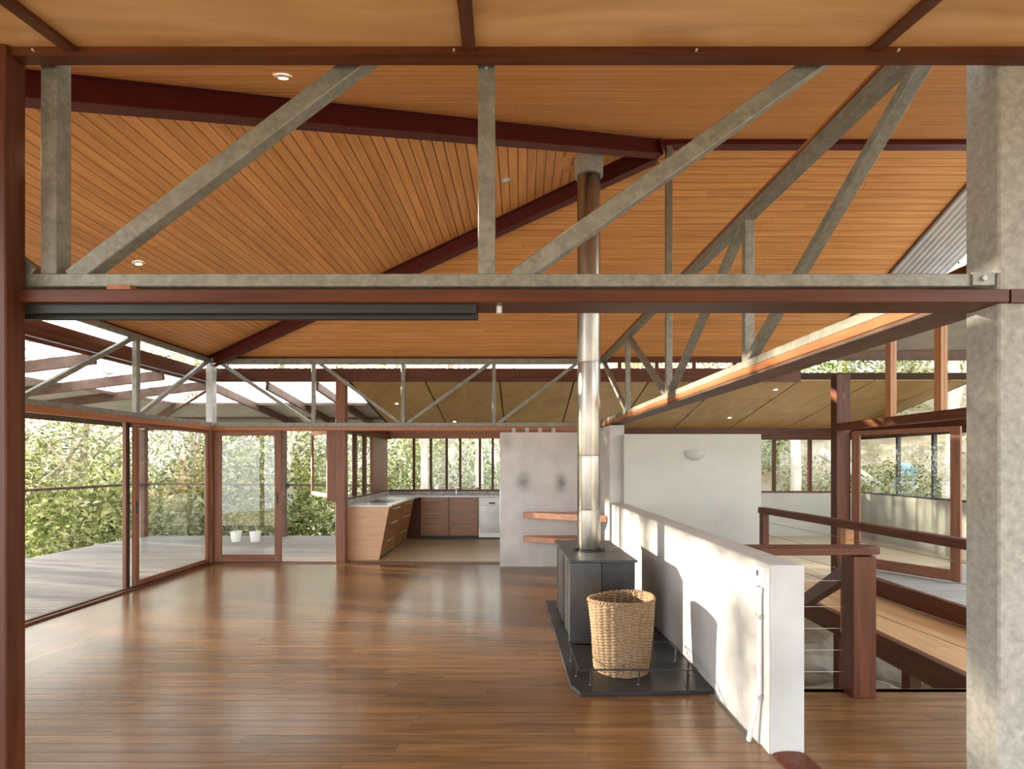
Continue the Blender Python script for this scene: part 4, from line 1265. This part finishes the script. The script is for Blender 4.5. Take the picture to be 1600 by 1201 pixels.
def make_tree(seed, H_, R, m_leaf, m_bark, lab, n_cl=70, per=70, leafs=(0.16, 0.05), rtr=0.13, lean_=0.3, zc=None):
    g = random.Random(seed)
    root = thing('tree', lab, 'tree', (0, 0, 0), group='bush trees around the house')
    zc = zc or H_ - R[2] * 0.6
    pts = [Vector((0, 0, -0.4))]
    for i in range(1, 9):
        t = i / 8
        pts.append(Vector((lean_ * t * t + 0.12 * math.sin(3 * t + seed), 0.12 * math.cos(4 * t + seed) - 0.12 * math.cos(seed), H_ * 0.95 * t)))
    obj('trunk', B().tube(pts, [rtr * (1.25 - 1.0 * i / 8) for i in range(9)], 9), m_bark, root, smooth=True)
    p, cl = crown_pts(seed, n_cl, per, R, (0.28, 0.28, 0.24))
    for k in range(8):
        c = cl[g.randrange(len(cl))]
        e = Vector((c[0], c[1], c[2] + zc))
        t = g.uniform(0.35, 0.8)
        i = int(t * 8)
        s0 = pts[i]
        mid = s0.lerp(e, 0.5) + Vector((g.uniform(-.2, .2), g.uniform(-.2, .2), 0.15))
        obj('branch', B().tube([s0, mid, e], [rtr * 0.35, rtr * 0.25, rtr * 0.08], 6), m_bark, root, smooth=True)
    p[:, 2] += zc
    f_ = leaf_mesh('foliage', p, leafs[0], leafs[1], m_leaf, root, seed=seed + 100)
    f_['kind'] = 'stuff'
    return root

def make_shrub(seed, R, m_leaf, lab, n_cl=40, per=60, leafs=(0.15, 0.07)):
    root = thing('shrub', lab, 'shrub', (0, 0, 0), group='shrubs around the house')
    p, cl = crown_pts(seed, n_cl, per, R, (0.2, 0.2, 0.18))
    p[:, 2] += R[2] * 0.9
    g = random.Random(seed)
    for k in range(5):
        c = cl[g.randrange(len(cl))]
        obj('stem', B().tube([(0, 0, -0.2), (c[0] * 0.4, c[1] * 0.4, R[2] * 0.6), (c[0], c[1], c[2] + R[2] * 0.9)], [0.04, 0.03, 0.01], 6), 'bark', root)
    f_ = leaf_mesh('foliage', p, leafs[0], leafs[1], m_leaf, root, seed=seed + 200)
    f_['kind'] = 'stuff'
    return root

T = [make_tree(11, 7.5, (2.4, 2.4, 2.6), 'leaf_a', 'bark', 'olive gum tree with dark bark standing beyond the deck', zc=3.4),
     make_tree(12, 8.5, (2.6, 2.6, 2.8), 'leaf_c', 'pale_bark', 'pale gum tree with grey-green leaves in the bush behind the house', zc=4.0),
     make_tree(13, 6.0, (2.2, 2.2, 2.2), 'leaf_b', 'bark', 'bright green bushy tree behind the house', zc=2.6, leafs=(0.17, 0.07)),
     make_tree(14, 9.0, (2.2, 2.2, 1.6), 'leaf_a', 'pale_bark', 'tall pale-trunked gum with high crown behind the house', n_cl=40, zc=7.6, rtr=0.12, lean_=0.6),
     make_tree(15, 5.5, (1.9, 2.0, 1.7), 'leaf_a', 'pale_bark', 'unseen thin open-crowned gum added to dapple the sun', n_cl=34, per=42, zc=4.2, rtr=0.08)]
SH = [make_shrub(21, (1.3, 1.3, 1.0), 'leaf_b', 'bright green shrub below the deck edge'),
      make_shrub(22, (1.5, 1.5, 1.2), 'leaf_a', 'olive shrub in the bush undergrowth'),
      make_shrub(23, (1.2, 1.2, 0.8), 'leaf_c', 'pale shrub in the bush undergrowth', leafs=(0.13, 0.05))]
used = {}
LABS = {0: 'olive gum tree in the bush outside the house', 1: 'pale gum tree in the bush outside the house', 2: 'bright green tree in the bush outside the house', 3: 'tall pale-trunked gum in the bush outside the house', 4: 'unseen thin open-crowned gum added to dapple the sun'}
SLABS = {0: 'bright green shrub outside the house', 1: 'olive shrub outside the house', 2: 'pale shrub outside the house'}
KIND = {'T0': 'olive gum tree', 'T1': 'pale-trunked grey-green gum', 'T2': 'bright green tree', 'T3': 'slim pale high-crowned gum', 'T4': 'thin open-crowned gum',
        'S0': 'bright green shrub', 'S1': 'olive shrub', 'S2': 'pale grey-green shrub'}
ZONES = ((-9e9, 30, 'outside beyond the timber post'), (30, 208, 'seen through the open side bay'), (208, 330, 'seen through the sliding side leaf'), (330, 440, 'seen through the rear glazed door'),
         (440, 530, 'seen through the open rear doorway'), (530, 605, 'seen through the kitchen side windows'), (605, 700, 'seen through the kitchen window band beside its corner'),
         (700, 1000, 'seen through the kitchen window band beside the concrete wall'), (1000, 1320, 'seen through the rear room window'), (1320, 9e9, 'seen through the open glazed door'))
ORD = ['nearest', 'second nearest', 'third nearest', 'fourth nearest', 'fifth nearest', 'sixth nearest']
planted = []
def plant(arr, labs, i, x, y, dz=0.0, s=1.0, lab=None):
    key = (id(arr), i)
    loc = (x, y, ground(x, y) + dz)
    src = arr[i]
    if key not in used:
        used[key] = 1
        o = src; o.location = loc
        o['label'] = lab or labs[i]
    else:
        o = dup(src, loc, lab or labs[i])
    o.rotation_euler = (0, 0, random.uniform(0, 6.28))
    planted.append((o, ('T' if arr is T else 'S') + str(i), x, y, lab))
    o.scale = (s, s, s)
    return o
rp_ = random.Random(5)
# seen through the side glazing, the rear door and the kitchen windows
TP = [(-13.5, 16.5, 0), (-11.0, 17.2, 1), (-16.5, 20.0, 2), (-19.5, 22.0, 1), (-9.0, 18.5, 2), (-7.2, 16.2, 0), (-12.8, 22.5, 1), (-15.5, 26.0, 0),
      (-5.0, 18.0, 1), (-8.0, 23.0, 0), (-3.3, 20.5, 2), (-1.6, 17.5, 1), (-4.6, 25.5, 0), (-0.3, 22.0, 1), (0.9, 19.0, 2), (-10.5, 28.0, 2), (-21.0, 28.0, 0), (-26.0, 30.0, 1),
      (-6.0, 30.0, 1), (-1.0, 31.0, 0), (-18.0, 34.0, 2), (-24.5, 24.5, 2), (-12.0, 36.0, 0), (-3.0, 38.0, 2), (-30.0, 36.0, 0), (-23.0, 38.0, 1), (-7.5, 34.0, 2), (-17.5, 30.0, 1), (-13.5, 31.0, 2), (-20.5, 19.0, 0), (-14.6, 15.0, 1), (-18.0, 17.5, 1), (-16.0, 13.6, 0)]
for (x, y, i) in TP:
    plant(T, LABS, i, x, y, 0, rp_.uniform(0.85, 1.2))
SP = [(-11.0, 13.6, 0), (-12.3, 15.0, 1), (-10.2, 14.9, 0), (-13.8, 14.6, 2), (-9.4, 13.2, 1), (-8.8, 14.6, 0), (-14.5, 17.5, 1), (-7.0, 13.9, 1), (-5.9, 14.4, 0),
      (-4.6, 14.2, 2), (-6.4, 15.8, 2), (-3.9, 15.2, 1), (-10.0, 12.3, 2), (-2.5, 14.8, 0), (-1.2, 15.4, 1), (0.2, 15.0, 0), (-15.8, 15.6, 0)]
for (x, y, i) in SP:
    plant(SH, SLABS, i, x, y, 0.35, rp_.uniform(0.9, 1.3))
# bank behind the rear room
for (x, y, i, s) in ((6.0, 17.5, 1, 0.9), (8.2, 18.5, 0, 1.0), (10.5, 16.5, 2, 0.9), (12.5, 14.5, 1, 0.9), (12.0, 11.0, 0, 1.0), (14.5, 12.5, 2, 1.0), (13.5, 8.5, 1, 0.9), (4.5, 20, 2, 1.0)):
    plant(T, LABS, i, x, y, -0.8, s)
for (x, y, i) in ((5.2, 14.8, 1), (6.6, 15.6, 0), (8.0, 14.6, 2), (9.6, 13.6, 1), (10.6, 10.2, 2), (4.2, 15.6, 0), (7.3, 16.6, 1), (10.2, 12.0, 0)):
    plant(SH, SLABS, i, x, y, 0.0, 0.8)
plant(T, LABS, 3, 7.25, 14.2, 0, 1.0, 'pale leaning trunk just behind the rear room window')
plant(T, LABS, 3, -2.9, 15.5, 0, 1.0)
plant(T, LABS, 3, -1.05, 14.6, 0, 1.0)
plant(T, LABS, 3, -1.95, 16.4, 0, 1.1)
plant(T, LABS, 3, 9.3, 11.8, 0, 1.2)
plant(T, LABS, 3, -6.3, 14.9, 0, 1.1)
plant(T, LABS, 3, -9.8, 16.1, 0, 1.0)
# unseen trees added toward the sun, to dapple and shade its light
for (x, y, i, s, dz_) in ((-12.5, 5.0, 2, 1.1, 0.7), (-16.5, 5.2, 0, 0.9, 0.2), (-22.0, 10.6, 3, 0.6, -0.6), (-19.0, 12.6, 3, 0.62, -0.9),
                         (-13.2, 8.6, 4, 1.0, 0.0), (-15.6, 10.6, 4, 1.0, 0.2), (-18.6, 9.2, 4, 1.05, 0.3), (-14.2, 12.2, 4, 0.9, 0.0), (-19.5, 7.6, 3, 1.0, 0.3), (-19.0, 11.2, 3, 1.0, 0.3)):
    plant(T, LABS, i, x, y, dz_, s)
seen = {}
for o, kd, x, y, lab in planted:
    u = 815 + 830 * x / y
    z = [t for a, b_, t in ZONES if a <= u < b_][0]
    seen.setdefault((kd, z), []).append((math.hypot(x, y), o, lab))
for (kd, z), lst in seen.items():
    lst.sort(key=lambda q: q[0])
    for n, (d_, o, lab) in enumerate(lst):
        o['label'] = lab or (KIND[kd] + ' ' + z if len(lst) == 1 else ORD[n] + ' ' + KIND[kd] + ' ' + z)
lg = thing('fallen_log', 'pale fallen log on the bank behind the rear room window', 'log', (8.9, 14.0, 1.0))
obj('log', B().tube([(8.2, 14.6, 1.9), (8.75, 14.2, 1.45), (9.3, 13.8, 0.9)], [0.13, 0.15, 0.17], 10), 'pale_bark', lg, smooth=True)
tp_ = thing('tarpaulin', 'pale blue sheet draped on the bank outside the side window', 'sheet', (9.9, 13.6, 1.2))
b = B()
for i in range(13):
    for j in range(9):
        a, c = i / 12, j / 8
        b.v.append((9.6 + 0.62 * a, 13.6 + 0.10 * math.sin(a * 9) + 0.25 * (1 - c) ** 2, 0.82 + 0.72 * c + 0.05 * math.sin(a * 5)))
for i in range(12):
    for j in range(8):
        q = i * 9 + j
        b.f.append((q, q + 9, q + 10, q + 1))
o = obj('sheet', b, 'blue', tp_, smooth=True)
sm = o.modifiers.new('thickness', 'SOLIDIFY'); sm.thickness = 0.006
